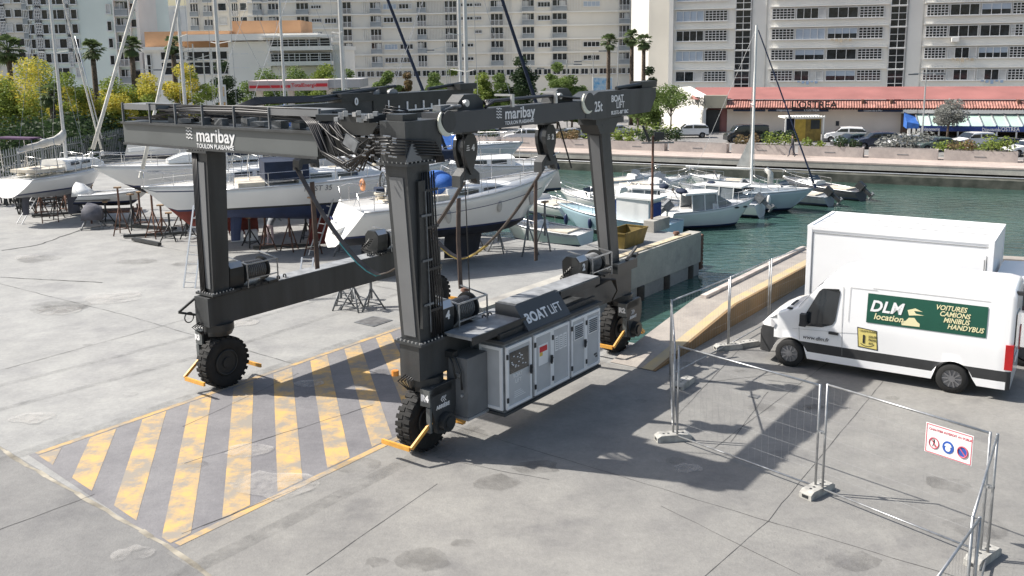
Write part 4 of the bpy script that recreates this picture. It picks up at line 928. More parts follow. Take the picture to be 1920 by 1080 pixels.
for k in range(3):
    b=MB(); b.b2((2.87+.16*k,-1.137,1.44),(3.00+.16*k,-1.1325,1.76)); pp=b.build('paper',M_letter,g)
    b=MB()
    for j in range(6): b.b2((2.89+.16*k,-1.139,1.48+.045*j),(2.98+.16*k,-1.1375,1.492+.045*j))
    b.build('print_lines',M_grey,pp)
door(3.50,4.09,louvre=True,handle=1); g=door(4.09,4.70,louvre=True,handle=0)
b=MB(); b.b2((4.46,-1.14,.92),(4.58,-1.1325,.96)); b.b2((4.52,-1.14,.86),(4.60,-1.1325,.90)); b.build('sticker',M_dark,g)
# end face of the cabinet
b=MB()
for c0,c1,z0,z1 in((-1.08,-.52,.68,.74),(-1.08,-.52,1.92,1.98),(-1.08,-1.02,.74,1.92),(-.58,-.52,.74,1.92)): b.b2((1.055,c0,z0),(1.098,c1,z1))
g=P_(b,'end_frame',lfr); b=MB(); b.b2((1.07,-1.02,.74),(1.098,-.58,1.92)); b.build('end_panel',ldoor,g)
# grey tank and arms behind it
b=MB(); b.b2((.42,-.72,.66),(1.05,-.2,1.86)); P_(b,'tank',mat('tank_grey',(.17,.175,.18),.5,0,.08,2))
b=MB(); b.b2((.40,-.74,.60),(1.07,-.18,.655)); b.cyl((.41,-.6,1.1),(.38,-.6,1.1),.03,n=8); b.cyl((.41,-.3,1.1),(.38,-.3,1.1),.03,n=8); b.box((.41,-.5,1.5),(.02,.14,.07)); P_(b,'tank_fittings',M_alu)
b=MB(); b.tube([(.36,-.32,1.92),(.34,-.5,1.86),(.34,-.62,1.6),(.35,-.64,1.25)],.025,6); b.tube([(.36,-.28,1.95),(.3,-.45,1.78),(.34,-.5,1.45)],.02,6); b.box((.40,-.3,1.92),(.16,.3,.12)); P_(b,'control_arm',M_black)
# walkway roof and sign
b=MB(); b.b2((.3,-.95,2.30),(2.05,-.26,2.36)); b.b2((3.4,-.80,2.52),(5.2,-.26,2.58)); P_(b,'walkway_plate',lit_top)
b=MB(); b.b2((.30,-.99,2.22),(2.05,-.95,2.37)); b.b2((1.1,-1.02,2.124),(4.7,-.95,2.24)); b.b2((3.55,-.84,2.40),(5.2,-.80,2.56)); P_(b,'walkway_edge',M_black)
b=MB(); b.prism([(1.92,-1.16,2.08),(1.92,-.78,2.60),(1.92,-.28,2.60),(1.92,-.28,2.14)],(1.58,0,0)); P_(b,'sign_hood',beamm)
b=MB(); b.b2((2.0,-.76,2.602),(3.45,-.3,2.62)); P_(b,'hood_top',lit_top)
up=Vector((0,.38,.52)).normalized(); 
text('lettering','BOAT',.30,Vector((2.02,-1.16,2.08))+up*.20+Vector((0,-.006,.004)),X,up,M_letter,lift,bold=.009,sx=.95,space=1.04); text('lettering','LIFT',.30,Vector((2.86,-1.16,2.08))+up*.20+Vector((0,-.006,.004)),X,up,M_letter,lift,bold=.001,sx=.85)
b=MB(); b.cyl((3.7,-.55,2.35),(4.6,-.55,2.35),.07,n=10); b.box((4.3,-.6,2.42),(.5,.2,.18)); b.tube([(4.6,-.5,2.4),(5.0,-.5,2.3),(5.3,-.3,2.35)],.04,6); P_(b,'hydraulic_motor',M_black)
b=MB()
for k in range(5): b.tube([(5.9,-.3,2.1+.05*k),(6.3,-.5-.03*k,2.25),(6.6,-.5,1.9),(6.7,-.3,1.6)],.02,5)
P_(b,'hose_loop',hose)
b=MB(); b.b2((6.75,-.42,2.26),(7.75,-.26,2.5)); b.bar((7.3,-.35,2.5),(7.7,-.42,2.8),.06); b.bar((7.5,-.2,2.3),(8.05,-.25,2.55),.08); b.box((7.9,-.2,2.5),(.2,.2,.12),.4); P_(b,'leg_foot_gear',M_black)
b=MB(); b.bar((-.35,6.75,2.2),(-.75,6.9,1.9),.05); b.bar((-.75,6.9,1.9),(-.3,6.75,1.75),.05); b.torus((-.55,6.8,1.75),Y,.12,.015,14,5); P_(b,'steering_linkage',M_black)
# ---- slings
def sling(l0,pts,label,m,mc,span):
    o=thing('lifting_sling',(0,0,0),0,label,'sling','slings hanging under the boat lift'); 
    Q=[LW(l0,a,z) for a,z in pts]
    def seg(name,P,wd,mm):
        b=MB(); P=[Vector(p) for p in P]; rings=[]
        for i,p in enumerate(P):
            d=(P[min(i+1,len(P)-1)]-P[max(i-1,0)]).normalized(); n_=LX.cross(d).normalized()
            rings.append([p-LX*wd/2-n_*.012,p+LX*wd/2-n_*.012,p+LX*wd/2+n_*.012,p-LX*wd/2+n_*.012])
        b.loft(rings,caps=True); return b.build(name,mm,o)
    seg('webbing',Q,.13,m); a,c=span; S2=[q-Vector((0,0,.022)) for q in Q[a:c]]; seg('protective_sleeve',S2,.17,mc)
    return o,seg
web=mat('grey_brown_webbing',(.13,.11,.10),.85,0,.2,3); cyan=mat('turquoise_sleeve',(.10,.42,.45),.7,0,.35,4); ylw=mat('yellow_sleeve',(.60,.45,.12),.7,0,.3,3)
def sag(w0,z0,w1,z1,zb,n=19):
    out=[]
    for i in range(n):
        t=i/(n-1); u=2*t-1; out.append((w0+(w1-w0)*t, zb+( (z0 if u<0 else z1)-zb)*(abs(u)**1.55)))
    return out
_,sg=sling(2.0,sag(.55,5.05,5.75,5.05,2.74),'grey sling with a turquoise sleeve hanging under the rear half of the boat lift',web,cyan,(9,14))
sg('loose_strap',[LW(2.0,.70,4.7),LW(1.98,.72,3.8),LW(2.0,.71,2.95),LW(2.0,.70,2.75)],.12,mat('brown_webbing',(.12,.085,.07),.85,0,.2,4)); sg('loose_strap',[LW(2.2,5.45,4.7),LW(2.2,5.43,3.6),LW(2.2,5.42,2.55)],.13,mat('brown_webbing',(0,0,0)))
_,sg=sling(4.95,sag(.55,5.05,5.75,5.05,2.58),'grey sling with a yellow sleeve hanging under the front half of the boat lift',web,ylw,(6,12))
sg('loose_strap',[LW(4.95,.78,4.75),LW(4.94,.79,3.8),LW(4.95,.79,2.8)],.12,mat('brown_webbing',(0,0,0)))
# ================= VEHICLES, FENCES, STREET =================
tyrem=mat('car_tyre',(.02,.02,.02),.85,0,.15,6); hubc=mat('wheel_cover_grey',(.22,.22,.23),.4,.4,.1); plas=mat('black_plastic_trim',(.035,.036,.038),.6,0,.12,4); cglass=mat('car_glass',(.02,.025,.03),.06,0,.2,1,spec=.9)
lampm=mat('headlamp_glass',(.6,.6,.62),.12,.2,.1); taill=mat('red_tail_lamp',(.45,.012,.015),.25,0,.1)
def lerpf(t,x):
    for i in range(len(t)-1):
        if (t[i][0]-x)*(t[i+1][0]-x)<=0: a,b_=t[i],t[i+1]; q=(x-a[0])/(b_[0]-a[0]) if b_[0]!=a[0] else 0; return a[1]+(b_[1]-a[1])*q
    return t[-1][1] if abs(x-t[-1][0])<abs(x-t[0][0]) else t[0][1]
def carwheel(par,x,y,r,w_=.22):
    b=MB(); s_=1 if y>0 else -1; N=24; prf=[(-w_/2,r*.62),(-w_/2,r*.93),(-w_/2+.03,r),(w_/2-.03,r),(w_/2,r*.93),(w_/2,r*.62)]
    b.loft([[(x+rr*math.cos(2*math.pi*i/N),y+yy,r+rr*math.sin(2*math.pi*i/N)) for yy,rr in prf] for i in range(N+1)],closed=False,smooth=True)
    tw=b.build('wheel',tyrem,par)
    b=MB(); b.cyl((x,y-s_*.02,r),(x,y+s_*(w_/2-.03),r),r*.63,n=20); b.cyl((x,y,r),(x,y+s_*(w_/2-.005),r),r*.22,n=12)
    for k in range(10):
        a=k*math.pi/5; b.bar((x+r*.2*math.cos(a),y+s_*(w_/2-.02),r+r*.2*math.sin(a)),(x+r*.58*math.cos(a),y+s_*(w_/2-.02),r+r*.58*math.sin(a)),.03,.03,up=Y)
    b.build('rim',hubc,tw)
def car_body(par,st,W_,wheels,wr,paint,zbelt,glass=None,zsill=.28,dark=None,dx=.08):
    """st: list of (x,ztop,halfwidth); glass(x,z,top)->bool"""
    xs=sorted(set([round(s[0],3) for s in st]+[round(st[0][0]+(st[-1][0]-st[0][0])*i/60,3) for i in range(61)]))
    rings=[]; zt=[(s[0],s[1]) for s in st]; hw=[(s[0],s[2]) for s in st]
    for x in xs:
        zT=lerpf(zt,x); h_=lerpf(hw,x); zb=zsill
        for xw in wheels:
            dd=abs(x-xw)
            if dd<wr*1.22: zb=max(zb,wr+math.sqrt((wr*1.22)**2-dd*dd)*.98)
        zb=min(zb,zT-.12)
        def yz(z):
            z=min(max(z,zb),zT-.03); t=max(0,(z-zbelt)/max(.3,1.)); return (h_*(1-.10*t**1.3),z)
        L_=[yz(z) for z in(zb,zsill+.18,zsill+.42,(zbelt+.75)/2,zbelt,zbelt+.12,zT-.16 if zT>zbelt+.4 else zT-.06,zT-.03)]
        hh=L_[-1][0]; L_+= [(hh*.86,zT-.005),(0,zT+.015)]
        full=[(x,y,z) for y,z in L_]+[(x,-y,z) for y,z in L_[-2::-1]]
        rings.append(full)
    n_=len(rings[0])
    def mf(i,j):
        x=(xs[i]+xs[i+1])/2; r=rings[i]; k=j if j<n_/2 else n_-2-j
        z=(rings[i][j][2]+rings[i][j+1][2]+rings[i+1][j][2]+rings[i+1][j+1][2])/4
        if dark and dark(x,z,k): return 1
        if glass and glass(x,z,k): return 2
        return 0
    b=MB(); b.loft(rings,closed=False,smooth=True,mf=mf)
    for r,fl in((rings[0],0),(rings[-1],1)):
        k=len(b.v); b.v+=r; b.f.append([k+i for i in range(len(r))]); b.m.append(1 if dark and fl else 0); b.sm.append(False)
    b.build('body',[paint,plas,cglass],par)
# ---- the rental van
van=thing('van',tuple(gnd(1782,738)),R(147.4),'white high roof panel van with green rental banner parked inside the wire fence','van')
vy=-.98   # centre line lies one half width to the right of the left wheels
vst=[(-1.16,2.40,.93),(-1.10,2.50,.97),(-.9,2.54,.985),(2.0,2.52,.985),(2.5,2.46,.98),(2.78,2.35,.975),(3.06,2.10,.965),(3.50,1.54,.955),(3.62,1.48,.95),(3.95,1.36,.94),(4.2,1.22,.90),(4.36,1.05,.84),(4.44,.82,.78)]
root=lk('axle_frame',None,van,(0,vy,0)) if 0 else van
class _P: pass
def vm(b):  # shift to the van's centre line
    b.v=[(x,y+vy,z) for x,y,z in b.v]; return b
_ob=MB.build
def vbuild(b,name,m,par=van): return _ob(vm(b),name,m,par)
old=MB.build
MB.build=lambda s,name,mats,parent=None,fix=True,loc=None:(old(vm(s),name,mats,parent,fix,loc))
car_body(van,vst,.985,(0,3.66),.345,mat('van_white_paint',(.90,.90,.90),.28,0,.02,1,coat=.5),1.15,
  glass=lambda x,z,k: 2.98<x<3.50 and k>=7, dark=lambda x,z,k:(k in(1,) and .45<z<.74) or (x>4.02 and z<.92) or (x<-1.05 and z<.62) or (k==1 and x>3.4))
for x,y in((0,.86),(3.66,.86),(0,-.86),(3.66,-.86)): carwheel(van,x,y,.345,.23)
def side(z): return .985*(1-.10*max(0,(z-1.15))**1.3)
def patch(pts,name,m,off=.006,par=van,th=0,sg=1):
    b=MB(); b.add([(x,sg*(side(z)+off),z) for x,z in pts],[tuple(range(len(pts)))]); return b.build(name,m,par,fix=False)
patch([(3.42,1.10),(3.40,1.20),(3.02,1.98),(2.94,2.06),(2.56,2.09),(2.53,2.0),(2.60,1.32),(2.66,1.22),(2.9,1.13)],'side_window',cglass)
patch([(3.45,1.08),(3.34,1.09),(3.30,1.25),(3.43,1.25)],'mirror_base',plas,.01)
b=MB(); b.box((3.30,1.16,1.30),(.14,.16,.30)); b.bar((3.36,.98,1.2),(3.32,1.12,1.25),.05); b.build('mirror',plas,van)
seam=mat('panel_seam',(.25,.25,.25),.7)
def line(pts,name='door_seam',w_=.008,m=seam,z0=0,off=.004):
    b=MB()
    for (x,z),(x2,z2) in zip(pts[:-1],pts[1:]): b.bar((x,side(z)+off,z),(x2,side(z2)+off,z2),w_,.004,up=Y)
    return b.build(name,m,van)
line([(2.46,2.15),(2.44,1.3),(2.40,.50)]); line([(3.44,1.05),(3.42,.74)]); line([(2.30,2.16),(2.30,1.35)],w_=.006); line([(2.3,2.16),(1.7,2.16)],w_=.006); line([(-.65,2.2),(1.8,2.2)],w_=.006); line([(2.05,1.1),(2.9,1.04),(3.6,1.0)],w_=.004)
b=MB(); b.box((2.62,.995,1.02),(.22,.05,.06)); b.build('door_handle',plas,van)
b=MB(); b.box((3.70,.88,1.47),(.12,.1,.03)); b.box((3.72,.4,1.50),(.06,.5,.02)); b.build('wiper',plas,van)
b=MB(); b.add([(4.25,.80,1.12),(4.41,.74,.98),(4.42,.72,.86),(4.05,.935,.95),(4.0,.94,1.05),(4.1,.92,1.15)],[(0,1,2,3,4,5)]); b.v=[(x+.015,y+.012,z) for x,y,z in b.v]; b.build('headlight',lampm,van,fix=False)
b=MB(); b.box((4.43,0,.88),(.05,1.1,.22)); b.build('grille',plas,van)
b=MB(); b.b2((-1.18,.80,.74),(-1.02,.992,1.30)); b.build('tail_light',taill,van); b=MB(); b.b2((-1.18,-.992,.74),(-1.02,-.80,1.30)); b.build('tail_light',taill,van)
b=MB(); b.b2((-1.185,.1,1.2),(-1.155,.75,1.95)); b.build('rear_window',cglass,van); b=MB(); b.b2((-1.19,-.3,.75),(-1.17,.3,.88)); b.build('number_plate',M_letter,van); b=MB(); b.box((-1.2,.7,2.42),(.14,.1,.08)); b.build('rear_camera',plas,van)
grn=mat('banner_green',(.012,.085,.055),.4,0,.04); bw=mat('banner_cream',(.80,.74,.45),.5,0,.03)
def rect(x0,x1,z0,z1,n=6): return [(x0,z0)]+[(x0,z0+(z1-z0)*i/n) for i in range(1,n+1)]+[(x1,z1-(z1-z0)*i/n) for i in range(n+1)]
b=MB(); n_=8
for i in range(n_):
    za,zb_=1.395+.685*i/n_,1.395+.685*(i+1)/n_; b.add([(1.90,side(za)+.007,za),(-.62,side(za)+.007,za),(-.62,side(zb_)+.007,zb_),(1.90,side(zb_)+.007,zb_)],[(0,1,2,3)])
ban=b.build('banner',grn,van,fix=False)
MB.build=old
def vt(name,body,size,x,z,m,**k): 
    return text(name,body,size,(x,vy+side(z)+.014,z),-X,Vector((0,-.128*(max(.05,z+size*.3-1.15))**.3,1)) if z>1.2 else Z,m,van,depth=.002,**k)
vt('lettering','DLM',.36,1.84,1.68,M_letter,bold=.011,shear=.25,sx=.95,space=1.05); vt('lettering','location',.20,1.74,1.50,bw,bold=.004,shear=.2)
for k,t_ in enumerate(('VOITURES','CAMIONS','MINIBUS','HANDYBUS')): vt('lettering',t_,.155,.44-.09*k,1.90-.135*k,bw,bold=.003,shear=.25,sx=.9)
b=MB(); b.add([(x,vy+side(z)+.011,z) for x,z in((1.12,1.44),(1.14,1.53),(1.04,1.55),(.98,1.63),(.86,1.64),(.80,1.56),(.74,1.52),(.74,1.45))],[tuple(range(8))])
b.add([(x,vy+side(z)+.011,z) for x,z in((.98,1.68),(1.02,1.80),(.86,1.86),(.70,1.80),(.88,1.80),(.84,1.74),(.66,1.72),(.86,1.70))],[tuple(range(8))]); b.build('car_emblem',bw,van,fix=False)
def vp(pts,name,m,off): 
    b=MB(); b.add([(x,vy+side(z)+off,z) for x,z in pts],[tuple(range(len(pts)))]); return b.build(name,m,van,fix=False)
vp([(2.09,1.26),(2.05,.78),(1.60,.75),(1.64,1.22)],'yellow_notice_border',M_black,.006); vp([(2.065,1.235),(2.03,.80),(1.625,.775),(1.66,1.20)],'yellow_notice',mat('notice_yellow',(.78,.66,.22),.5,0,.03),.009)
vt('lettering','1',.26,1.99,.90,M_black,bold=.01); 
for k,t_ in enumerate(('JOUR','MOIS','AN')): vt('lettering',t_,.072,1.82,1.04-.08*k,M_black)
vt('lettering','COURTE DURÉE',.05,2.03,1.17,M_black); vt('lettering','www.dlm.fr',.13,3.34,.79,M_black,bold=.001,shear=.2)
b=MB()
for k in range(8):
    a0=math.pi*(1.15+.7*k/8); a1=math.pi*(1.15+.7*(k+1)/8); b.bar((1.84-.17*math.cos(a0)*-1,vy+.995,.93+.11*math.sin(a0)),(1.84+.17*math.cos(a1),vy+.995,.93+.11*math.sin(a1)),.014,.003,up=Y)
b.build('smile_arc',M_black,van)
# ---- box truck behind it
tk=thing('box_truck',(7.9,24.5,0),R(147.4),'plain white box truck standing behind the van next to the dock wall','truck')
wb=mat('truck_box_white',(.90,.90,.90),.35,0,.015,1)
b=MB(); b.b2((-4.42,-2.6,.95),(-.02,0,3.06)); b.build('cargo_box',wb,tk)
b=MB()
for x in(-4.44,-.10):
    b.b2((x,-.06,.93),(x+.12,.025,3.08)); b.b2((x,-2.63,.93),(x+.12,-2.54,3.08))
b.b2((-4.44,-.05,2.99),(.02,.022,3.085)); b.b2((-4.44,-2.63,3.0),(.02,-2.55,3.085)); b.b2((-.06,-2.6,3.0),(.03,0,3.09)); b.b2((-4.45,-2.6,3.0),(-4.36,0,3.09)); b.b2((-4.44,-.04,.93),(.02,.02,1.03)); b.build('corner_rail',wb,tk)
b=MB(); b.b2((-4.3,-.9,3.062),(-.1,-.885,3.075)); b.b2((-4.3,-1.75,3.062),(-.1,-1.735,3.075)); b.b2((-4.33,.003,2.90),(-.12,.012,2.915)); b.b2((-.135,.003,1.05),(-.12,.012,2.9)); b.build('roof_seam',seam,tk)
b=MB(); b.b2((-4.30,.004,1.1),(-4.285,.014,2.7)); b.tube([(-4.25,.03,2.6),(-4.25,.05,1.9),(-4.1,.04,1.7),(-4.1,.03,1.2)],.015,5); b.build('grab_handle',M_grey,tk)
b=MB(); b.b2((.0,-2.4,1.0),(.035,-.2,2.9)); b.build('rear_shutter',wb,tk)
b=MB(); b.b2((-6.0,-1.7,.55),(-.3,-.9,.9)); b.build('chassis',plas,tk)
for x,y in((-1.1,-.25),(-1.1,-2.35),(-5.3,-.3),(-5.3,-2.3)): carwheel(tk,x,y,.38,.26)
b=MB(); b.prism([(-4.5,-.15,.5),(-4.5,-.15,2.2),(-5.3,-.15,2.25),(-5.75,-.15,1.5),(-6.3,-.15,1.25),(-6.4,-.15,.5)],(0,-2.0,0)); b.build('cab',wb,tk)
b=MB(); b.prism([(-4.8,-.13,1.4),(-4.8,-.13,2.05),(-5.25,-.13,2.08),(-5.62,-.13,1.45)],(0,-2.04,0)); b.build('cab_window',cglass,tk)
# ---- wire fence panels
wirem=mat('fence_wire',(.36,.37,.37),.5,.5,.1)
def heras(a,c,h,label,lean=(0,0),panel=True):
    a,c=Vector(a),Vector(c); L_=(c-a).length; rz=math.atan2(c.y-a.y,c.x-a.x)
    o=thing('wire_fence',tuple(a),rz,label,'fence panel','wire mesh fence panels'); H0=.12; lx=lean
    def T(x,z): return Vector((x,lx[0]*(1-x/L_)*z+lx[1]*(x/L_)*z,z))
    b=MB(); e=.04
    b.tube([T(e,.02),T(e,h)],.021,6); b.tube([T(L_-e,.02),T(L_-e,h)],.021,6); b.tube([T(e,h-.02),T(L_-e,h-.02)],.019,6); b.tube([T(e,H0),T(L_-e,H0)],.017,6)
    b.build('frame',M_steel,o)
    b=MB(); k=int(L_/.14)
    for i in range(1,k):
        x=e+(L_-2*e)*i/k; b.tube([T(x,H0),T(x,h-.03)],.0011,3)
    for z in(.42,.75,1.08,1.42,1.72): b.tube([T(e,z),T(L_-e,z)],.0012,3)
    b.build('wire_mesh',wirem,o); return o
def foot(p,rz,label):
    o=thing('concrete_ballast',tuple(p),rz,label,'fence foot','concrete fence feet'); 
    m=mat('fence_foot_concrete',(.42,.41,.38),.9,0,.2,6,bump=.3)
    b=MB(); b.prism([(-.36,-.12,.0),(.36,-.12,0),(.36,-.12,.10),(.28,-.12,.15),(-.28,-.12,.15),(-.36,-.12,.10)],(0,.24,0)); b.build('block',m,o)
    b=MB(); 
    for x in(-.2,-.1,.1,.2): b.cyl((x,0,.14),(x,0,.154),.025,n=8)
    b.box((-.362,0,.06),(.01,.12,.05)); b.build('socket',M_black,o)
p0,p1,p2,p3,p4=[gnd(u,v) for u,v in((1365,655),(1256,712),(1262,825),(1532,925),(1842,1050))]
pq=gnd(1490,590,0); 
pm=gnd(1440,612); heras(p0,pm,1.95,'wire mesh fence panel standing along the ochre wall in front of the van bonnet'); heras(pm+(pm-p0).normalized()*.06,gnd(1512,578),1.95,'wire mesh fence panel along the ochre wall, next to the box truck')
heras(p1,p0,1.95,'wire mesh fence panel along the ochre wall nearest the boat lift cabinet')
heras(p2,p1,1.98,'wire mesh fence panel seen nearly edge on, left end of the enclosure',lean=(0,.0))
heras(p2+(p3-p2).normalized()*.06,p3,2.0,'wire mesh fence panel crossing the boat lift shadow, left of the sign panel')
heras(p3+(p4-p3).normalized()*.06,p4,2.05,'wire mesh fence panel carrying the three pictogram sign')
p5=gnd(1795,1150); heras(p4+Vector((.07,0,0)),gnd(1800,1255),2.05,'wire mesh fence panel at the lower right corner, running out of the picture')
heras(gnd(1815,1250),gnd(1720,1420),2.05,'wire mesh fence panel below the lower right corner of the picture')
rzp=math.atan2((p4-p3).y,(p4-p3).x)+math.pi/2
for p,rz,l in((p0,rzp-.5,'concrete fence foot on the ground in front of the van bumper'),(gnd(1283,723),rzp+.3,'small concrete fence foot in the shade right of the lift cabinet'),(p2,.15,'concrete fence foot at the left corner of the fence enclosure'),(p3,rzp,'concrete fence foot under the joint of the two front fence panels'),(p4,rzp,'concrete fence foot at the right corner below the pictogram sign')): foot(p,rz,l)
o=foot(gnd(1400,650)+Vector((0,0,0)),.4,'second concrete fence foot lying askew in front of the van bumper')
def clampo(p,lab):
    o=thing('steel_clamp',tuple(p),rzp-math.pi/2,lab,'fence clamp'); MB().box((0,0,0),(.16,.05,.04)).build('bracket',M_grey,o); MB().cyl((0,-.05,0),(0,.05,0),.015,n=6).build('bolt',bolt,o)
clampo(p3+Z*1.15+(p4-p3).normalized()*.03,'small steel clamp joining the two front fence panels'); clampo(p4+Z*1.2,'small steel clamp at the right corner post below the sign')
# sign on the fence
d=(p4-p3).normalized(); sp=p3+d*((p4-p3).length*.66); o=thing('safety_sign',tuple(sp),math.atan2(d.y,d.x),'white safety sign with three round pictograms hung on the wire fence','sign'); o.scale=(.9,.9,1.0)
b=MB(); b.b2((-.02,-.045,1.44),(.80,-.035,1.92)); b.build('board',M_white,o)
pink=mat('sign_red',(.62,.12,.16),.5,0,.05); sbl=mat('sign_blue',(.03,.10,.40),.5,0,.05)
b=MB(); 
for a,c in(((0,1.455),(.78,1.455)),((0,1.905),(.78,1.905)),((0,1.455),(0,1.905)),((.78,1.455),(.78,1.905))): b.bar((a[0],-.048,a[1]),(c[0],-.048,c[1]),.012,.004,up=Y)
b.build('border',pink,o)
text('lettering','CHANTIER INTERDIT AU PUBLIC',.052,(.035,-.047,1.82),X,Z,pink,o)
b=MB(); b.torus((.14,-.05,1.62),Y,.085,.010,24,5); b.bar((.08,-.052,1.68),(.20,-.052,1.56),.014,.006,up=Y); b.torus((.64,-.053,1.62),Y,.085,.012,24,5); b.bar((.58,-.055,1.68),(.70,-.055,1.56),.016,.006,up=Y); b.build('prohibition_ring',pink,o)
b=MB(); b.cyl((.39,-.046,1.62),(.39,-.052,1.62),.10,n=24,smooth=False); b.cyl((.64,-.046,1.62),(.64,-.050,1.62),.085,n=24,smooth=False); b.build('blue_disc',sbl,o)
b=MB(); b.cyl((.39,-.053,1.60),(.39,-.056,1.60),.045,n=16,smooth=False); b.prism([(.39+.062*math.cos(math.pi*i/8),-.053,1.635+.05*math.sin(math.pi*i/8)) for i in range(9)],(0,-.004,0)); b.build('helmet_pictogram',M_letter,o)
b=MB(); b.cyl((.14,-.046,1.665),(.14,-.05,1.665),.014,n=8); b.bar((.14,-.048,1.65),(.14,-.048,1.60),.03,.004,up=Y); b.bar((.13,-.048,1.6),(.12,-.048,1.56),.012,.004,up=Y); b.bar((.15,-.048,1.6),(.165,-.048,1.56),.012,.004,up=Y); b.build('walker_pictogram',M_black,o)
# ---- palisade fence at the far left
a,c=gnd(-60,372),gnd(250,292); a2=gnd(700,250)
o=thing('palisade_fence',tuple(a),math.atan2((c-a).y,(c-a).x),'long pale steel picket fence at the back left of the boatyard','fence'); L_=(c-a).length*1.5
b=MB(); n_=int(L_/.30)
for i in range(n_): b.bar((i*.30,0,0),(i*.30,0,2.25),.07,.03); b.bar((i*.30,0,2.25),(i*.30,0,2.42),.07,.03,w2=.01,h2=.01)
b.build('pickets',wirem,o); b=MB()
for z in(.35,1.9): b.bar((0,.05,z),(L_,.05,z),.06,.05)
b.build('rail',wirem,o)
for i in range(int(L_/3)): 
    b=MB(); b.bar((i*3.,.1,0),(i*3.,.1,2.3),.09,.09); b.build('post',wirem,o)
# ---- cars along the far quay
def paint(nm,c): return mat('paint_'+nm,c,.25,0,.02,1,coat=.6)
CARS={}
def car(kind,u,v,rz,col,label,s_=.8,z=-.36,lift_=0):
    p=gnd(u,v,z); o=thing('parked_car',(p.x,p.y,z),rz,label,'car','cars parked along the far quay'); o.scale=(s_,)*3
    if kind=='hatch': st=[(-2.0,1.0,.80),(-1.95,1.15,.84),(-1.6,1.42,.86),(-.6,1.48,.86),(.3,1.44,.86),(1.05,1.0,.86),(1.75,.86,.82),(2.0,.66,.76)]; zb=.92
    elif kind=='suv': st=[(-2.2,1.1,.85),(-2.15,1.35,.88),(-1.8,1.66,.9),(-.5,1.72,.9),(.5,1.66,.9),(1.1,1.15,.9),(2.0,1.0,.88),(2.25,.75,.8)]; zb=1.05
    elif kind=='sedan': st=[(-2.3,.95,.82),(-2.2,1.02,.86),(-1.5,1.08,.88),(-.9,1.40,.88),(.2,1.44,.88),(1.0,1.0,.88),(2.0,.85,.84),(2.3,.65,.76)]; zb=.93
    else: st=[(-2.4,1.5,.85),(-2.35,1.9,.9),(-1.9,1.98,.92),(.6,1.98,.92),(1.2,1.85,.92),(1.7,1.2,.9),(2.2,1.05,.86),(2.4,.8,.8)]; zb=1.1
    x0=st[0][0]; x1=st[-1][0]
    zt=[(q[0],q[1]) for q in st]
    car_body(o,st,.9,(x0+.75,x1-.75),.33,col,zb,glass=lambda x,z_,k:(z_>zb+.08 and 4<=k<=5 and lerpf(zt,x)>zb+.3 and not(abs(x+.35)<.05)) or (k>=7 and lerpf(zt,x)<max(q[1] for q in zt)-.06 and lerpf(zt,x)>zb+.12),dark=lambda x,z_,k:z_<.42)
    for x in(x0+.75,x1-.75):
        for y in(.76,-.76): carwheel(o,x,y,.33,.2)
    b=MB(); b.box((x1-.12,.55,.72),(.2,.3,.14)); b.build('headlight',lampm,o); b=MB(); b.box((x1-.12,-.55,.72),(.2,.3,.14)); b.build('headlight',lampm,o)
    b=MB(); b.box((x0+.04,.65,.9),(.1,.2,.2)); b.build('tail_light',taill,o); b=MB(); b.box((x0+.04,-.65,.9),(.1,.2,.2)); b.build('tail_light',taill,o)
    return o
cw,cd,cs,cg,cbk=paint('white',(.75,.75,.75)),paint('dark_blue',(.03,.04,.07)),paint('silver',(.42,.43,.45)),paint('green_grey',(.10,.14,.13)),paint('black',(.015,.015,.017))
for a_ in [('hatch',905,262,R(195),cs,'silver hatchback parked behind the large sling block, seen below the beam'),('suv',980,268,R(185),cw,'white car parked left of the front sling block'),('sedan',1075,262,R(10),cs,'silver grey car parked just left of the front lift leg'),('sedan',1158,255,R(20),cs,'pale grey car parked right of the front lift leg, behind the hedge'),
 ('suv',1292,258,R(178),cw,'white estate car parked in front of the white restaurant gable'),('van',1398,266,R(185),cbk,'black boxy off roader parked by the restaurant wall'),('suv',1583,266,R(165),cw,'white sloping car right of the yellow kiosk'),('hatch',1595,276,R(195),cg,'dark green car in front of the white car beside the kiosk'),('suv',1640,278,R(182),cd,'dark blue car parked right of the green car, left of the street lamp'),
 ('hatch',1690,279,R(200),cw,'white car half hidden by lavender left of the street lamp'),('sedan',1755,283,R(190),cg,'dark grey car under the grey leafed tree'),('hatch',1875,287,R(190),cbk,'black small car at the right, right of the white off roader'),('sedan',1925,292,R(190),cw,'white car cut by the right edge of the picture'),('suv',1822,279,R(190),cw,'white off roader with roll bars parked before the verandah'),
 ('hatch',640,250,R(10),cw,'white car on the street under the station canopy'),('suv',760,252,R(5),cs,'silver car on the street behind the middle lift leg')]: car(*a_)
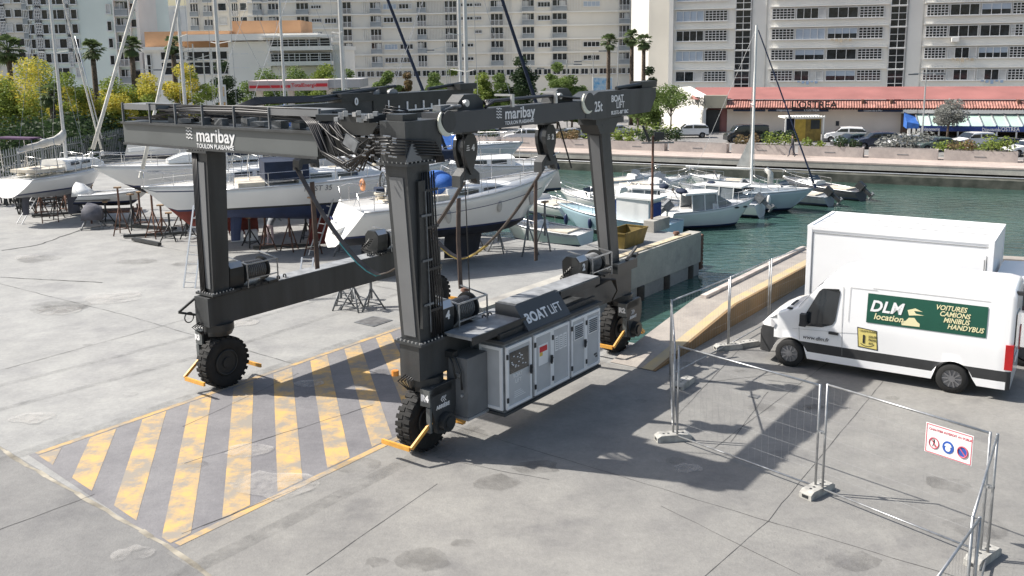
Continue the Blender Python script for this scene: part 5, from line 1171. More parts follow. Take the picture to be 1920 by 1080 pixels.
# ---- planters along the quay
plc=ground_mat('planter_concrete',(.56,.50,.47),(.46,.41,.38),.3)
def qpt(t,off): return QL+qd*t+qn*off
tq=[]; LQ=(QR-QL).length
for i in range(17):
    t=12+i*5.2; p=qpt(t,-3.1)
    o=thing('planter',(p.x,p.y,-.352),math.atan2(qd.y,qd.x),'long concrete planter box number %d from the left along the far quay'%(i+1) if 0 else 'long pinkish concrete planter box on the far quay','planter','planter boxes along the far quay')
    b=MB(); b.b2((-2.4,-.5,0),(2.4,-.42,.75)); b.b2((-2.4,.42,0),(2.4,.5,.75)); b.b2((-2.4,-.42,0),(-2.32,.42,.75)); b.b2((2.32,-.42,0),(2.4,.42,.75)); b.build('trough',plc,o)
    b=MB(); b.b2((-2.32,-.42,.0),(2.32,.42,.62)); b.build('soil',BK,o); b=MB(); b.b2((-.4,-.515,.3),(.4,-.502,.36)); b.build('slot',M_grey,o)
    if i%3!=1: tq.append((t,i))
lfk=['olive','dark','green','grey','pink','olive']
for t,i in tq:
    for s_ in(-1.3,1.2):
        p=qpt(t+s_,-3.1); j=(i*2+(s_>0)); bush((p.x,p.y,.2),2.0,.8,.9+.5*((j*7)%3)/2,lfk[j%6],'%s shrub growing in a planter on the far quay'%{'olive':'olive green','dark':'dark green','green':'fresh green','grey':'silvery grey','pink':'reddish brown'}[lfk[j%6]],seed=j,group='shrubs in the far quay planters',n=260,rz=math.atan2(qd.y,qd.x),size=.22)
for n_,(u,v,L_,h,lf,lab) in enumerate([(1190,262,8,1.7,'olive','clipped olive hedge behind the pier lamp mast'),(1235,266,4,1.5,'dark','dark green hedge end beside the pale hedge'),(1065,268,2,1.4,'pink','reddish bush in front of the silver car'),(1460,272,3,1.3,'dark','dark bush left of the kiosk'),(1700,284,4,1.7,'grey','grey lavender bush beside the street lamp'),(1830,290,7,1.2,'olive','low flowering hedge before the white off roader')]):
    p=gnd(u,v,-.36); bush((p.x,p.y,-.36),L_,1.5,h,lf,lab,'hedge',seed=50+n_,n=700,size=.25)
# ---- street lamps
def lamp(u,v,vt,D,label,kind='double'):
    p=at(u,v,D); h=at(u,vt,D).z+.36; o=thing('street_lamp',(p.x,D,-.36),0,label,'street lamp','street lamps along the harbour road')
    b=MB(); b.cyl((0,0,0),(0,0,h),.09,.06,n=8); b.build('pole',M_alu,o)
    b=MB()
    if kind=='double': b.bar((-1.2,0,h-.45),(1.2,0,h-.45),.08,.06)
    else: b.bar((0,0,h-.5),(-1.6,0,h-.9),.07); b.bar((0,0,h-1.2),(-1.6,0,h-.95),.05)
    b.build('arm',M_alu,o)
    for x in((-1.2,1.2) if kind=='double' else (-1.8,)):
        b=MB(); b.box((x,0,h-.52 if kind=='double' else h-.95),(.9,.3,.12)); b.build('lamp_head',M_grey,o)
lamp(1728,270,128,84,'tall pale street lamp with a cross arm in front of the restaurant verandah')
lamp(838,165,78,110,'pale street lamp with a sail shaped bracket left of the tall central mast','s'); lamp(1063,180,112,105,'street lamp with short cross arm right of the dark furled sail'); lamp(1112,170,100,112,'thin street lamp left of the blue advert panel','s'); lamp(1158,165,80,112,'street lamp right of the single palm','s')
lamp(995,175,120,112,'short street lamp beside the dense tree'); lamp(370,205,82,86,'slim lamp post left of the orange price pylon','s'); lamp(388,205,100,86,'second slim lamp post left of the orange price pylon','s'); lamp(402,190,92,88,'lamp post with bracket just left of the orange price pylon','s'); lamp(276,140,122,100,'small lamp with two arms before the terrace building')
# ---- trees
def tp(kind,u,vtop,rpx,D,leaf,label,**k):
    x=at(u,200,D).x; h=at(u,vtop,D).z+.36; return tree(kind,(x,D,-.36),h,rpx*D/1755,leaf,label,**k)
tp('broadleaf_tree',66,100,90,80,'gold','large golden flowering tree at the left, behind the small yacht',n=5200,seed=1,leaf2='olive',trunk_h=.25,group=None)
tp('broadleaf_tree',-15,150,50,78,'gold','golden tree cut by the left edge of the picture',n=2600,seed=2,leaf2='olive',trunk_h=.15)
tp('broadleaf_tree',128,132,48,76,'olive','olive green tree between the golden tree and the first tilted mast',n=2600,seed=3,leaf2='gold',trunk_h=.15)
tp('broadleaf_tree',212,140,56,78,'olive','olive green tree behind the crossed masts',n=3000,seed=4,leaf2='gold',trunk_h=.12)
tp('broadleaf_tree',280,134,54,80,'gold','yellow green tree left of the vertical mast above the rear beam',n=3200,seed=5,leaf2='olive',trunk_h=.12)
tp('broadleaf_tree',350,114,52,80,'gold','yellow green tree right of the vertical mast, behind the rear beam',n=3200,seed=6,leaf2='olive',trunk_h=.12)
tp('dark_tree',420,110,38,92,'dark','dark tree behind the orange price pylon',n=2200,seed=7,trunk_h=.2); tp('dark_tree',170,160,60,90,'dark','dark tree in the shade behind the palms, left of the crossed masts',n=2400,seed=8,trunk_h=.05); tp('dark_tree',20,170,60,92,'dark','dark tree in the shade below the leftmost palm',n=2400,seed=9,trunk_h=.05)  # last two: the leaf tone carries the understory shade
for k,(u,vt,r,D,lf,lab) in enumerate([(500,128,34,112,'green','leafy tree above the left end of the station canopy'),(556,124,34,112,'green','leafy tree above the middle of the station canopy'),(614,120,32,112,'olive','leafy tree above the right end of the station canopy'),(655,130,22,112,'green','small tree right of the station canopy'),(730,134,20,108,'green','small round tree right of the first tall mast'),(765,138,15,108,'pink','small reddish tree between two round trees'),(815,136,22,108,'green','round green tree under the first dark furled sail'),(850,130,17,110,'olive','olive tree left of the central mast'),(905,136,24,104,'olive','bushy tree just right of the central mast'),(937,138,24,104,'green','bushy tree left of the dense pointed tree'),(976,106,24,103,'dark','dense pointed tree right of the central mast'),(1045,118,22,104,'green','ragged tree just right of the second dark furled sail'),(1072,142,22,104,'green','lower green tree left of the thin lamp'),(1216,126,20,106,'dark','dark tree beside the pair of palms'),(1212,158,26,98,'green','green tree above the outer end of the lift beam')]):
    tp('street_tree',u,vt-3,r*1.4,D,lf,lab,n=2300,seed=20+k,size=.40,trunk_h=.05,trunk=.25)
tp('roadside_tree',1258,158,44,96,'green','thin trunked light green tree left of the restaurant gable',n=1500,seed=40,trunk_h=.5,trunk=.2,size=.32); tp('roadside_tree',1196,178,34,94,'green','light green tree behind the end box of the lift beam',n=1300,seed=41,trunk_h=.45,trunk=.2,size=.32)
tp('silvery_tree',1780,184,36,85,'grey','silvery grey leafed tree before the glass verandah',n=1800,seed=42,trunk_h=.35,trunk=.25,size=.3)
def pp(u,vc,rpx,D,lab,seed,lean=0): x=at(u,180,D).x; return palm((x,D,-.36),at(u,vc,D).z+.36,rpx*D/1755,lab,seed,lean)
pp(24,92,34,84,'leftmost tall fan palm rising above the golden tree',1); pp(181,92,26,84,'tall fan palm against the greenish tower, left of the tilted mast',2); pp(254,86,24,84,'tall fan palm right of the tilted mast',3); pp(331,84,22,86,'tall fan palm before the terrace building, beside the second tilted mast',4)
pp(96,176,30,74,'young low fan palm in front of the golden tree',5); pp(1140,78,20,108,'single fan palm left of the pair, before the balcony block',6,.3); pp(1184,70,20,108,'left palm of the pair beside the blank side wall',7); pp(1206,78,20,106,'right palm of the pair beside the blank side wall',8)
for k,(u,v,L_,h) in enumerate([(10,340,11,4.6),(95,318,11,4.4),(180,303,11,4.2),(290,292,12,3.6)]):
    p=gnd(u,v,0)+Vector((-1.5,4.,0)); bush((p.x,p.y,-.36),L_,2,h,'dark','undergrowth in painted-in shade %s'%['at the left edge behind the picket fence','behind the stern of the small yacht','behind the crossed masts','behind the rear crossbeam of the lift'][k],'undergrowth',seed=90+k,n=3800,size=.34,rz=1.0)  # dark leaf tone stands for the shadow below the golden trees
# ================= BOATS =================
hullw=mat('hull_white',(.74,.74,.73),.22,0,.03,.8,coat=.4); deckm=mat('deck_cream',(.84,.82,.76),.5,0,.06,3); stripe_b=mat('navy_stripe',(.02,.03,.09),.35,0,.05); greyw=mat('grey_white_canvas',(.62,.60,.55),.75,0,.1,3,bump=.2); cockp=mat('cockpit_beige',(.62,.56,.46),.55,0,.12,3)
def hull(par,L_,B,zk,wl,zs0,zs1,sf=.75,top=None,anti=None,deck=None,stripe=None,tr=.35,rake=.5,zst=None,nm='hull',deckz=-.05,q=.36,band=False,ks=.6):
    top=top or hullw; anti=anti or M_blk; deck=deck or deckm; stripe=stripe or stripe_b; zst=zst if zst is not None else wl-.1
    N=22; rings=[]; SH=[]
    for i in range(N+1):
        t=i/N; hb=B/2*(sf+(1-sf)*math.sin(math.pi/2*min(1,t/.45))) if t<.45 else B/2*max(.012,1-((t-.45)/.55)**2.1)
        s_=zs0+(zs1-zs0)*t**1.7; k=zk+(zst-zk)*max(0,(.4-t)/.4)**1.4+(s_-.05-zk)*max(0,(t-ks)/(1-ks))**2.8
        lv=[k,k+(wl-k)*.3,k+(wl-k)*.7,wl,wl+.08,wl+(s_-wl)*.5,s_-.22,s_-.17,s_]
        row=[]
        for z in lv:
            z=min(max(z,k),s_); f=((z-k)/(s_-k))**q if s_>k else 0
            x=t*L_+ rake*((z-s_)/(zs1-wl))*max(0,(t-.5)/.5)**2 + tr*(-(z-s_)/(zs0-wl))*(-1 if tr<0 else -1)*max(0,1-t/.15)**1
            row.append((x,hb*f,z))
        rings.append(row+[(x,-y,z) for x,y,z in row[::-1]]); SH.append(row[-1])
    def mf(i,j):
        j=min(j,16-j); return 1 if j<3 else (2 if j==3 or (band and j==6) else 0)
    b=MB(); b.loft(rings,closed=False,smooth=True,mf=mf); r=rings[0]; k0=len(b.v); b.v+=r; b.f.append(list(range(k0,k0+len(r)))); b.m.append(0); b.sm.append(False)
    h=b.build(nm,[top,anti,stripe],par)
    b=MB(); b.loft([[(x,y*.97,z+deckz),(x,0,z+deckz+.05),(x,-y*.97,z+deckz)] for x,y,z in SH],closed=False,smooth=True); b.build('deck',deck,par,fix=False)
    b=MB()
    for sg in(1,-1): b.tube([(x,sg*y,z+.02) for x,y,z in SH],.03,5)
    b.build('toe_rail',M_alu,par)
    return SH
def rails(par,SH,h=.55,sg=(1,-1),bow=True):
    b=MB()
    for s_ in sg:
        P=[Vector((x,s_*y*.95,z+h)) for x,y,z in SH[1:-1]]
        b.tube(P,.010,4); b.tube([p-Z*.27 for p in P],.008,3)
        for p in P[::3]: b.tube([p,p-Z*h],.014,4)
    if bow:
        x,y,z=SH[-1]; xa,ya,za=SH[-4]; b.tube([(xa,ya,za+h),(x-.1,.12,z+h+.1),(x+.1,0,z+h+.12),(x-.1,-.12,z+h+.1),(xa,-ya,za+h)],.016,5)
        b.tube([(x-.05,.1,z),(x-.1,.12,z+h+.1)],.016,5)
    b.build('guard_rail',M_chrome,par)
def cabin(par,x0,x1,w0,w1,zb,h,m=None,windows=True,name='cabin'):
    m=m or M_gelw; R_=[]
    for t,f in((0,1),(.04,1),(.55,.92),(.85,.7),(1,.12)):
        x=x0+(x1-x0)*t; w_=w0+(w1-w0)*t; zt=zb+h*f; R_.append([(x,w_,zb-.1),(x,w_*.92,zt-.06*f),(x,w_*.72,zt),(x,0,zt+.03),(x,-w_*.72,zt),(x,-w_*.92,zt-.06*f),(x,-w_,zb-.1)])
    b=MB(); b.loft(R_,closed=False,smooth=False); b.add(R_[0],[tuple(range(7))]); b.add(R_[-1],[tuple(range(7))]); c=b.build(name,m,par)
    if windows:
        for sg in(1,-1):
            for a,e in((.12,.34),(.40,.62)):
                P=[]
                for t in(a,e):
                    x=x0+(x1-x0)*t; w_=w0+(w1-w0)*t; f=1-.08*t/.55; P.append((x,w_,zb,zb+h*f))
                b=MB(); b.add([(P[0][0],sg*(P[0][1]*.965+.02),zb+h*.30),(P[1][0],sg*(P[1][1]*.965+.02),zb+h*.30),(P[1][0],sg*(P[1][1]*.94+.02),zb+h*.68),(P[0][0],sg*(P[0][1]*.94+.02),zb+h*.70)],[(0,1,2,3)]); b.build('window',M_glass,c,fix=False)
    return c
def rig(par,xm,zd,H_,xb,zb,xs,zs,B,furl=None,furlr=.07,boom=None,cover=None,mastm=None,spread=(.45,.75),lean=0,half=1.,stays=True):
    mastm=mastm or M_alu; b=MB(); b.cyl((xm,0,zd),(xm+lean,0,zd+H_),.085,.07,n=10); ms=b.build('mast',mastm,par)
    b=MB()
    for f in spread: b.bar((xm+lean*f,0,zd+H_*f),(xm+lean*f-.15,B*.36,zd+H_*f+.08),.05,.03); b.bar((xm+lean*f,0,zd+H_*f),(xm+lean*f-.15,-B*.36,zd+H_*f+.08),.05,.03)
    b.build('spreader',mastm,ms)
    top=Vector((xm+lean,0,zd+H_*.98))
    if stays:
        b=MB()
        for sg in(1,-1):
            b.tube([(xm-.1,sg*B*.46,zd-.2),(xm+lean*spread[-1]-.15,sg*B*.36,zd+H_*spread[-1]),top],.010,4); b.tube([(xm+.2,sg*B*.44,zd-.2),(xm,0,zd+H_*spread[0])],.009,4)
        b.tube([(xs,.0,zs),top],.010,4); b.tube([(xb,0,zb),(xm+lean,0,zd+H_*half)],.010,4); b.build('standing_rigging',M_steel,ms)
    if furl:
        b=MB(); p=Vector((xb,0,zb)); q=Vector((xm+lean,0,zd+H_*half)); b.tube([p.lerp(q,.03),p.lerp(q,.15),p.lerp(q,.5),p.lerp(q,.9),p.lerp(q,.97)],furlr,8,r2=furlr*.55); b.cyl(p,p+(q-p).normalized()*.25,.09,n=10); b.build('furled_sail',furl,par)
    if boom:
        zbm=zd+boom[1]; b=MB(); b.cyl((xm,0,zbm),(xm-boom[0],0,zbm+boom[2]),.06,n=8); bo=b.build('boom',mastm,ms)
        if cover:
            b=MB(); R_=[]
            for i in range(9):
                t=i/8; r=.26*(1-.6*t)+.03*math.sin(i*2.1); x=xm+.05-boom[0]*.97*t; z=zbm+boom[2]*t+.12-(.0 if t else -.2); R_.append([(x,r*.55*math.cos(a),z+r*math.sin(a)*(1.15 if i<2 else 1)) for a in [2*math.pi*k/8 for k in range(8)]])
            b.loft(R_,caps=True,smooth=True); b.build('sail_cover',cover,par)
def keel(par,x0,x1,ztop,zbot,m,th=.16,name='keel',sw=.25):
    b=MB(); R_=[]
    for z,a,c,t in((ztop,x0,x1,th*.6),(ztop-(ztop-zbot)*.5,x0-sw*.3,x1-sw*.8,th*.8),(zbot,x0-sw*.4,x1-sw*1.4,th)):
        R_.append([(a,0,z),(a+(c-a)*.3,t/2,z),(a+(c-a)*.75,t/2,z),(c,0,z),(a+(c-a)*.75,-t/2,z),(a+(c-a)*.3,-t/2,z)])
    b.loft(R_,caps=True); return b.build(name,m,par)
def placeboat(stern,bow,label,kind='sailing_boat',cat='sailboat',group=None,z=0):
    s_,e=Vector(stern),Vector(bow); rz=math.atan2(e.y-s_.y,e.x-s_.x); return thing(kind,(s_.x,s_.y,z),rz,label,cat,group),(e-s_).length
def stand(p,h,rz,label,col=None,lean=.0,group='steel props under the boats'):
    o=thing('boat_stand',tuple(p),rz,label,'boat stand',group); m=col or M_rust; b=MB()
    b.cyl((0,0,h*.3),(lean,0,h),.045,n=8); b.build('screw_post',m,o)
    b=MB()
    for a in(0,2.1,4.2): b.tube([(0,0,h*.62),(.42*math.cos(a),.42*math.sin(a),0)],.028,5)
    for a in(0,2.1,4.2): b.tube([(.33*math.cos(a),.33*math.sin(a),h*.13),(.33*math.cos(a+2.1),.33*math.sin(a+2.1),h*.13)],.018,5)
    b.build('tripod',m,o); MB().box((lean,0,h+.03),(.28,.2,.06)).build('pad',M_teak,o); return o
def ladder(a,c,wd,label,m=None,n=9):
    a,c=Vector(a),Vector(c); o=thing('ladder',tuple(a),0,label,'ladder'); d=c-a; s_=Vector((d.y,-d.x,0)); s_=(s_.normalized() if s_.length>.01 else X)*wd/2
    b=MB(); b.bar(-s_,d-s_,.05,.03); b.bar(s_,d+s_,.05,.03); b.build('side_rail',m or M_alu,o)
    b=MB()
    for i in range(n): q=d*((i+.6)/n); b.bar(q-s_,q+s_,.03)
    b.build('rungs',m or M_alu,o)
# --- S5: large white yacht, stern towards the camera
o,L5=placeboat((-5.75,33.1,0),(1.85,36.8,0),'large white sailing yacht propped ashore behind the lift, stern with two wheels to the left')
SH=hull(o,L5,3.5,.95,1.45,2.38,3.2,sf=.90,anti=M_blk,tr=.62,rake=.55,zst=1.0,stripe=stripe_b,band=False)
b=MB()
for sg in(1,-1): b.tube([(x+.0,sg*(y+.004)*.985,z-.38) for x,y,z in SH[5:20]],.012,4)
b.build('cove_line',stripe_b,o)
b=MB(); b.b2((1.3,-1.25,2.36),(3.3,1.25,2.45)); b.b2((1.3,.85,2.45),(3.3,1.25,2.72)); b.b2((1.3,-1.25,2.45),(3.3,-.85,2.72)); b.b2((.1,-.85,2.30),(1.3,.85,2.36)); b.build('cockpit',cockp,o)
b=MB(); b.prism([(-.75,-.55,1.55),(.1,-.55,1.75),(.1,-.55,2.32),(.0,-.55,2.32),(-.05,-.55,1.9),(-.7,-.55,1.72)],(0,1.1,0)); b.build('transom_steps',M_gelw,o)
b=MB(); b.box((-.58,.55,1.95),(.03,.35,.09)); b.build('name_plate',stripe_b,o)
for y in(-.75,.75):
    b=MB(); b.torus((1.5,y,3.0),X,.45,.03,28,6)
    for k in range(6): a=k*math.pi/3; b.bar((1.5,y,2.95),(1.5,y+.42*math.cos(a),2.95+.42*math.sin(a)),.015)
    w_=b.build('steering_wheel',M_black,o); b=MB(); b.box((1.62,y,2.65),(.18,.22,.6)); b.build('pedestal',M_gelw,w_)
cabin(o,3.3,7.2,1.12,.45,2.5,.46); rails(o,SH)
b=MB(); b.sph((3.35,0,3.05),.8,sc=(.7,1.2,.55),n=12,k=8); b.build('spray_hood',M_blue,o)
keel(o,3.6,5.2,1.3,.12,M_blk,.3,sw=.2); keel(o,.35,.8,1.2,.45,M_blk,.08,'rudder',.1)
rig(o,4.6,2.9,11,L5+.0,3.2,.1,2.4,3.1,furl=M_nvc,furlr=.085,boom=(3.2,1.0,.1),cover=M_nvc,spread=(.38,.68))
b=MB(); b.tube([(.0,1.2,2.4),(-.1,1.15,3.0),(.3,1.2,3.1),(.9,1.25,3.0)],.018,5); b.tube([(.0,-1.2,2.4),(-.1,-1.15,3.0),(.3,-1.2,3.1),(.9,-1.25,3.0)],.018,5); b.build('pushpit',M_chrome,o)
b=MB()
for x in(3.1,5.2,6.6): b.sph((x,-1.60+(x-3.1)*.09,2.0+.10*(x-3)),.11,sc=(1,1,2.4))
b.build('fender',mat('grey_fender',(.45,.44,.42),.6,0,.1),o)
b=MB(); b.torus((.9,1.45,2.95),X,.18,.06,18,6); b.build('life_ring',mat('faded_orange',(.55,.25,.12),.7),o)
# --- S4: long white yacht with lettering, stern at left
o,L4=placeboat((-11.4,36.4,0),(-2.6,39.7,0),'white sailing yacht ashore with a dark blue cabin cover and navy bottom paint, stern left')
SH=hull(o,L4,3.0,1.2,1.92,2.75,3.25,sf=.80,anti=M_navy,tr=.75,zst=1.6,stripe=M_black)
cabin(o,2.9,6.8,1.05,.5,2.85,.42); rails(o,SH); keel(o,3.4,4.6,1.55,.15,M_red,.26); keel(o,.3,.75,1.6,.55,M_navy,.08,'rudder',.1)
b=MB(); b.b2((1.6,-1.12,3.0),(3.3,.9,3.72)); b.build('cockpit_tent',M_nvc,o); b=MB(); b.b2((.6,-1.0,2.74),(1.6,1.0,2.95)); b.build('cockpit',cockp,o)
b=MB(); b.torus((1.1,0,3.25),X,.36,.02,24,6); b.build('steering_wheel',M_chrome,o)
text('lettering','FIRST 35',.30,(3.0,-1.47,2.55),X,Z,M_grey,o,shear=.2)
rig(o,5.0,3.2,12,L4,3.3,.1,2.8,3.0,furl=M_nvc,furlr=.08,boom=(3.0,1.1,.1),cover=M_nvc)
# --- S3: red bottom, bow left
o,L3=placeboat((-8.8,42.6,0),(-14.9,37.4,0),'grey white sailing yacht with dull red bottom paint, raked bow pointing left')
SH=hull(o,L3,2.7,.75,1.5,2.45,2.62,sf=.7,anti=M_red,rake=.9,zst=1.5,stripe=stripe_b,band=True,ks=.78); cabin(o,2.2,5.6,.95,.4,2.65,.4); rails(o,SH); keel(o,3.2,4.8,1.4,.15,M_red,.3)
rig(o,4.4,2.9,12,L3,3.0,.1,2.7,2.8,furl=greyw,furlr=.085,boom=(3.0,1.0,.1),cover=M_nvc)
# --- S2: grey hull, dark bottom, bow left
o,L2=placeboat((-10.2,46.6,0),(-18.9,42.0,0),'grey hulled sailing yacht with black bottom paint standing behind the red bottomed yacht, bow left')
SH=hull(o,L2,2.9,1.35,1.95,2.8,2.98,sf=.75,anti=M_blk,rake=.7,zst=1.8); cabin(o,2.4,6.6,1.05,.4,3.05,.42); rails(o,SH); keel(o,3.6,5.2,1.7,.2,M_blk,.3)
b=MB(); b.b2((1.0,-1.0,3.2),(4.2,1.0,3.7)); b.build('cockpit_tent',M_nvc,o); b=MB(); b.bar((1.2,.2,4.1),(8.2,-.4,3.6),.16); b.build('spinnaker_pole',M_gelw,o)
rig(o,5.6,3.3,12,L2,3.4,.1,3.1,3.0,furl=greyw,furlr=.09,boom=(3.4,1.0,.1),cover=M_nvc)
# --- S1: small yacht, transom to camera
o,L1=placeboat((-23.4,43.9,0),(-21.3,48.8,0),'small white sailing yacht ashore at the left with beige sail cover and stern ladder')
SH=hull(o,L1,2.6,1.1,1.5,2.2,2.35,sf=.85,anti=mat('pale_grey_antifouling',(.30,.31,.33),.6,0,.1,2),tr=.55,zst=1.4,band=False,top=hullw)
cabin(o,2.2,5.0,.9,.4,2.5,.4); rails(o,SH); keel(o,2.9,3.9,1.5,.1,mat('dark_grey_antifouling',(.11,.11,.13),.7,0,.1,2),.28); keel(o,.25,.7,1.5,.45,mat('dark_grey_antifouling',(0,0,0)),.1,'rudder',.1)
rig(o,3.0,2.9,11.5,L1,2.8,.1,2.5,2.8,furl=greyw,furlr=.06,boom=(2.7,.9,-.35),cover=greyw)
b=MB(); b.tube([(.3,1.1,2.5),(.2,1.1,4.1),(.2,-1.1,4.1),(.3,-1.1,2.5)],.025,6); b.tube([(1.6,1.0,2.6),(1.5,1.0,4.0),(1.5,-1.0,4.0),(1.6,-1.0,2.6)],.025,6); b.build('bimini_frame',M_chrome,o); b=MB(); b.b2((.05,-1.15,4.1),(.75,1.15,4.17)); b.build('bimini',mat('plum_canvas',(.07,.03,.08),.8),o)
b=MB(); b.b2((.5,-.9,2.45),(2.1,.9,2.6)); b.build('cockpit',cockp,o)
# gear on the decks of the yachts ashore
def deckgear(p,ang,lab,seed):
    r_=random.Random(seed); o=thing('deck_gear',p,ang,lab,'deck gear'); ms=[mat('rope_cream',(.55,.50,.40),.9),M_nvc,M_gelw,mat('rope_cream',(0,0,0)),M_steel]
    for k in range(5): MB().torus((r_.uniform(-1.6,1.6),r_.uniform(-.5,.5),.05),Z,.16,.05,12,5).build('rope_coil',ms[0],o)
    for k in range(4): MB().box((r_.uniform(-1.6,1.6),r_.uniform(-.5,.5),.15),(r_.uniform(.3,.7),r_.uniform(.2,.4),r_.uniform(.15,.3)),r_.uniform(0,3)).build('bag',r_.choice(ms[1:3]),o)
    for k in range(3): x=r_.uniform(-1.5,1.5); MB().tube([(x,-.6,0),(x+.2,-.6,.8),(x+.3,.6,.85),(x+.1,.6,0)],.02,5).build('rail_hoop',M_chrome,o)
deckgear((-22.6,45.4,2.32),R(66),'heap of ropes and bags on the stern deck of the small yacht at the left',1)
deckgear((-13.2,45.1,3.0),R(28),'ropes and bags on the deck of the grey hulled yacht',2)
deckgear((-11.4,40.6,2.7),R(40),'ropes and bags on the deck of the red bottomed yacht',3)
deckgear((-3.6,34.4,2.72),R(26),'ropes and bags in the cockpit of the large yacht',4)
deckgear((-5.9,38.6,3.2),R(20),'ropes and bags on the coachroof of the lettered yacht',5)
# --- more hulls further back
def backboat(s_,e,lab,anti,zs,mast=None,furl=None,tent=None,B=2.8,wl=1.75,zk=1.35,top=None,md=.55,H=12):
    o,L_=placeboat(s_,e,lab); SH=hull(o,L_,B,zk,wl,zs,zs+.35,sf=.78,anti=anti,top=top); cabin(o,L_*.28,L_*.75,B*.33,.4,zs,.4); rails(o,SH,sg=(1,-1)); keel(o,L_*.4,L_*.58,zk+.1,.1,anti,.28)
    if mast: rig(o,L_*md,zs+.3,H,L_,zs+.4,.1,zs,B,furl=furl,furlr=.08,boom=(2.8,1.0,.1),cover=tent or M_nvc)
    if tent: b=MB(); b.prism([(.5,-B*.42,zs+.1),(.5,B*.42,zs+.1),(.5,0,zs+1.0)],(L_*.5,0,0)); b.build('tent_cover',tent,o)
    return o
backboat((-1.5,44.6,0),(-9.8,42.0,0),'white yacht under a bright blue tent cover behind the rear sling block',M_navy,3.0,tent=M_blue)
backboat((-17.5,53,0),(-8.5,56,0),'white yacht with bright blue boom cover in the second row, behind the left lift leg',M_blk,3.2,mast=True,tent=M_blue,md=.5)
backboat((-7.6,50.2,0),(.6,47.0,0),'white yacht in the second row behind the blue covered boat',M_blk,3.0,mast=True,md=.62)
backboat((1.8,41.8,0),(-4.6,40.4,0),'white yacht directly behind the large yacht, bow left',M_blk,2.9,B=2.6)
backboat((-3.5,53.5,0),(-12.0,59.0,0),'white yacht in the third row behind the blue boom cover',M_navy,3.1)
backboat((-24.0,59.0,0),(-16.0,62.0,0),'white yacht in the third row before the golden trees',M_blk,3.0,tent=M_nvc)
backboat((-14.0,47.0,0),(-6.5,51.0,0),'white yacht with stainless arch in the second row behind the dark blue cover',M_red,3.2)
# thin leaning spar left
o=thing('loose_spar',tuple(gnd(196,318,0)),0,'thin pale spar leaning towards the left between the crossed masts','spar'); MB().tube([(0,0,2.2),(-.6,0,6),(-1.2,0,9.4)],.05,6,r2=.03).build('pole',M_alu,o)
# --- dinghy on a table left
o=thing('dinghy',(-20.7,44.7,0),R(8),'small white tender resting on a low trailer under the grey hulled yacht','dinghy')
SHd=hull(o,3.2,1.5,.75,.95,1.35,1.5,sf=.8,q=.5); b=MB(); b.b2((.3,-.5,.45),(2.6,.5,.55)); b.build('cradle',M_rust,o)
b=MB()
for x,y in((.5,-.6),(.5,.6),(2.4,-.4),(2.4,.4)): b.bar((x,y,0),(x,y,.75),.07)
b.build('cradle_leg',M_rust,o)
b=MB(); b.loft([[(-.35,-.5,1.3),(.5,-.55,1.35),(.5,.55,1.35),(-.35,.5,1.3)],[(-.3,-.3,1.75),(.3,-.35,1.6),(.3,.35,1.6),(-.3,.3,1.75)],[(-.2,-.1,1.95),(.1,-.1,1.85),(.1,.1,1.85),(-.2,.1,1.95)]],caps=True,smooth=True); b.build('cover',M_gelw,o)
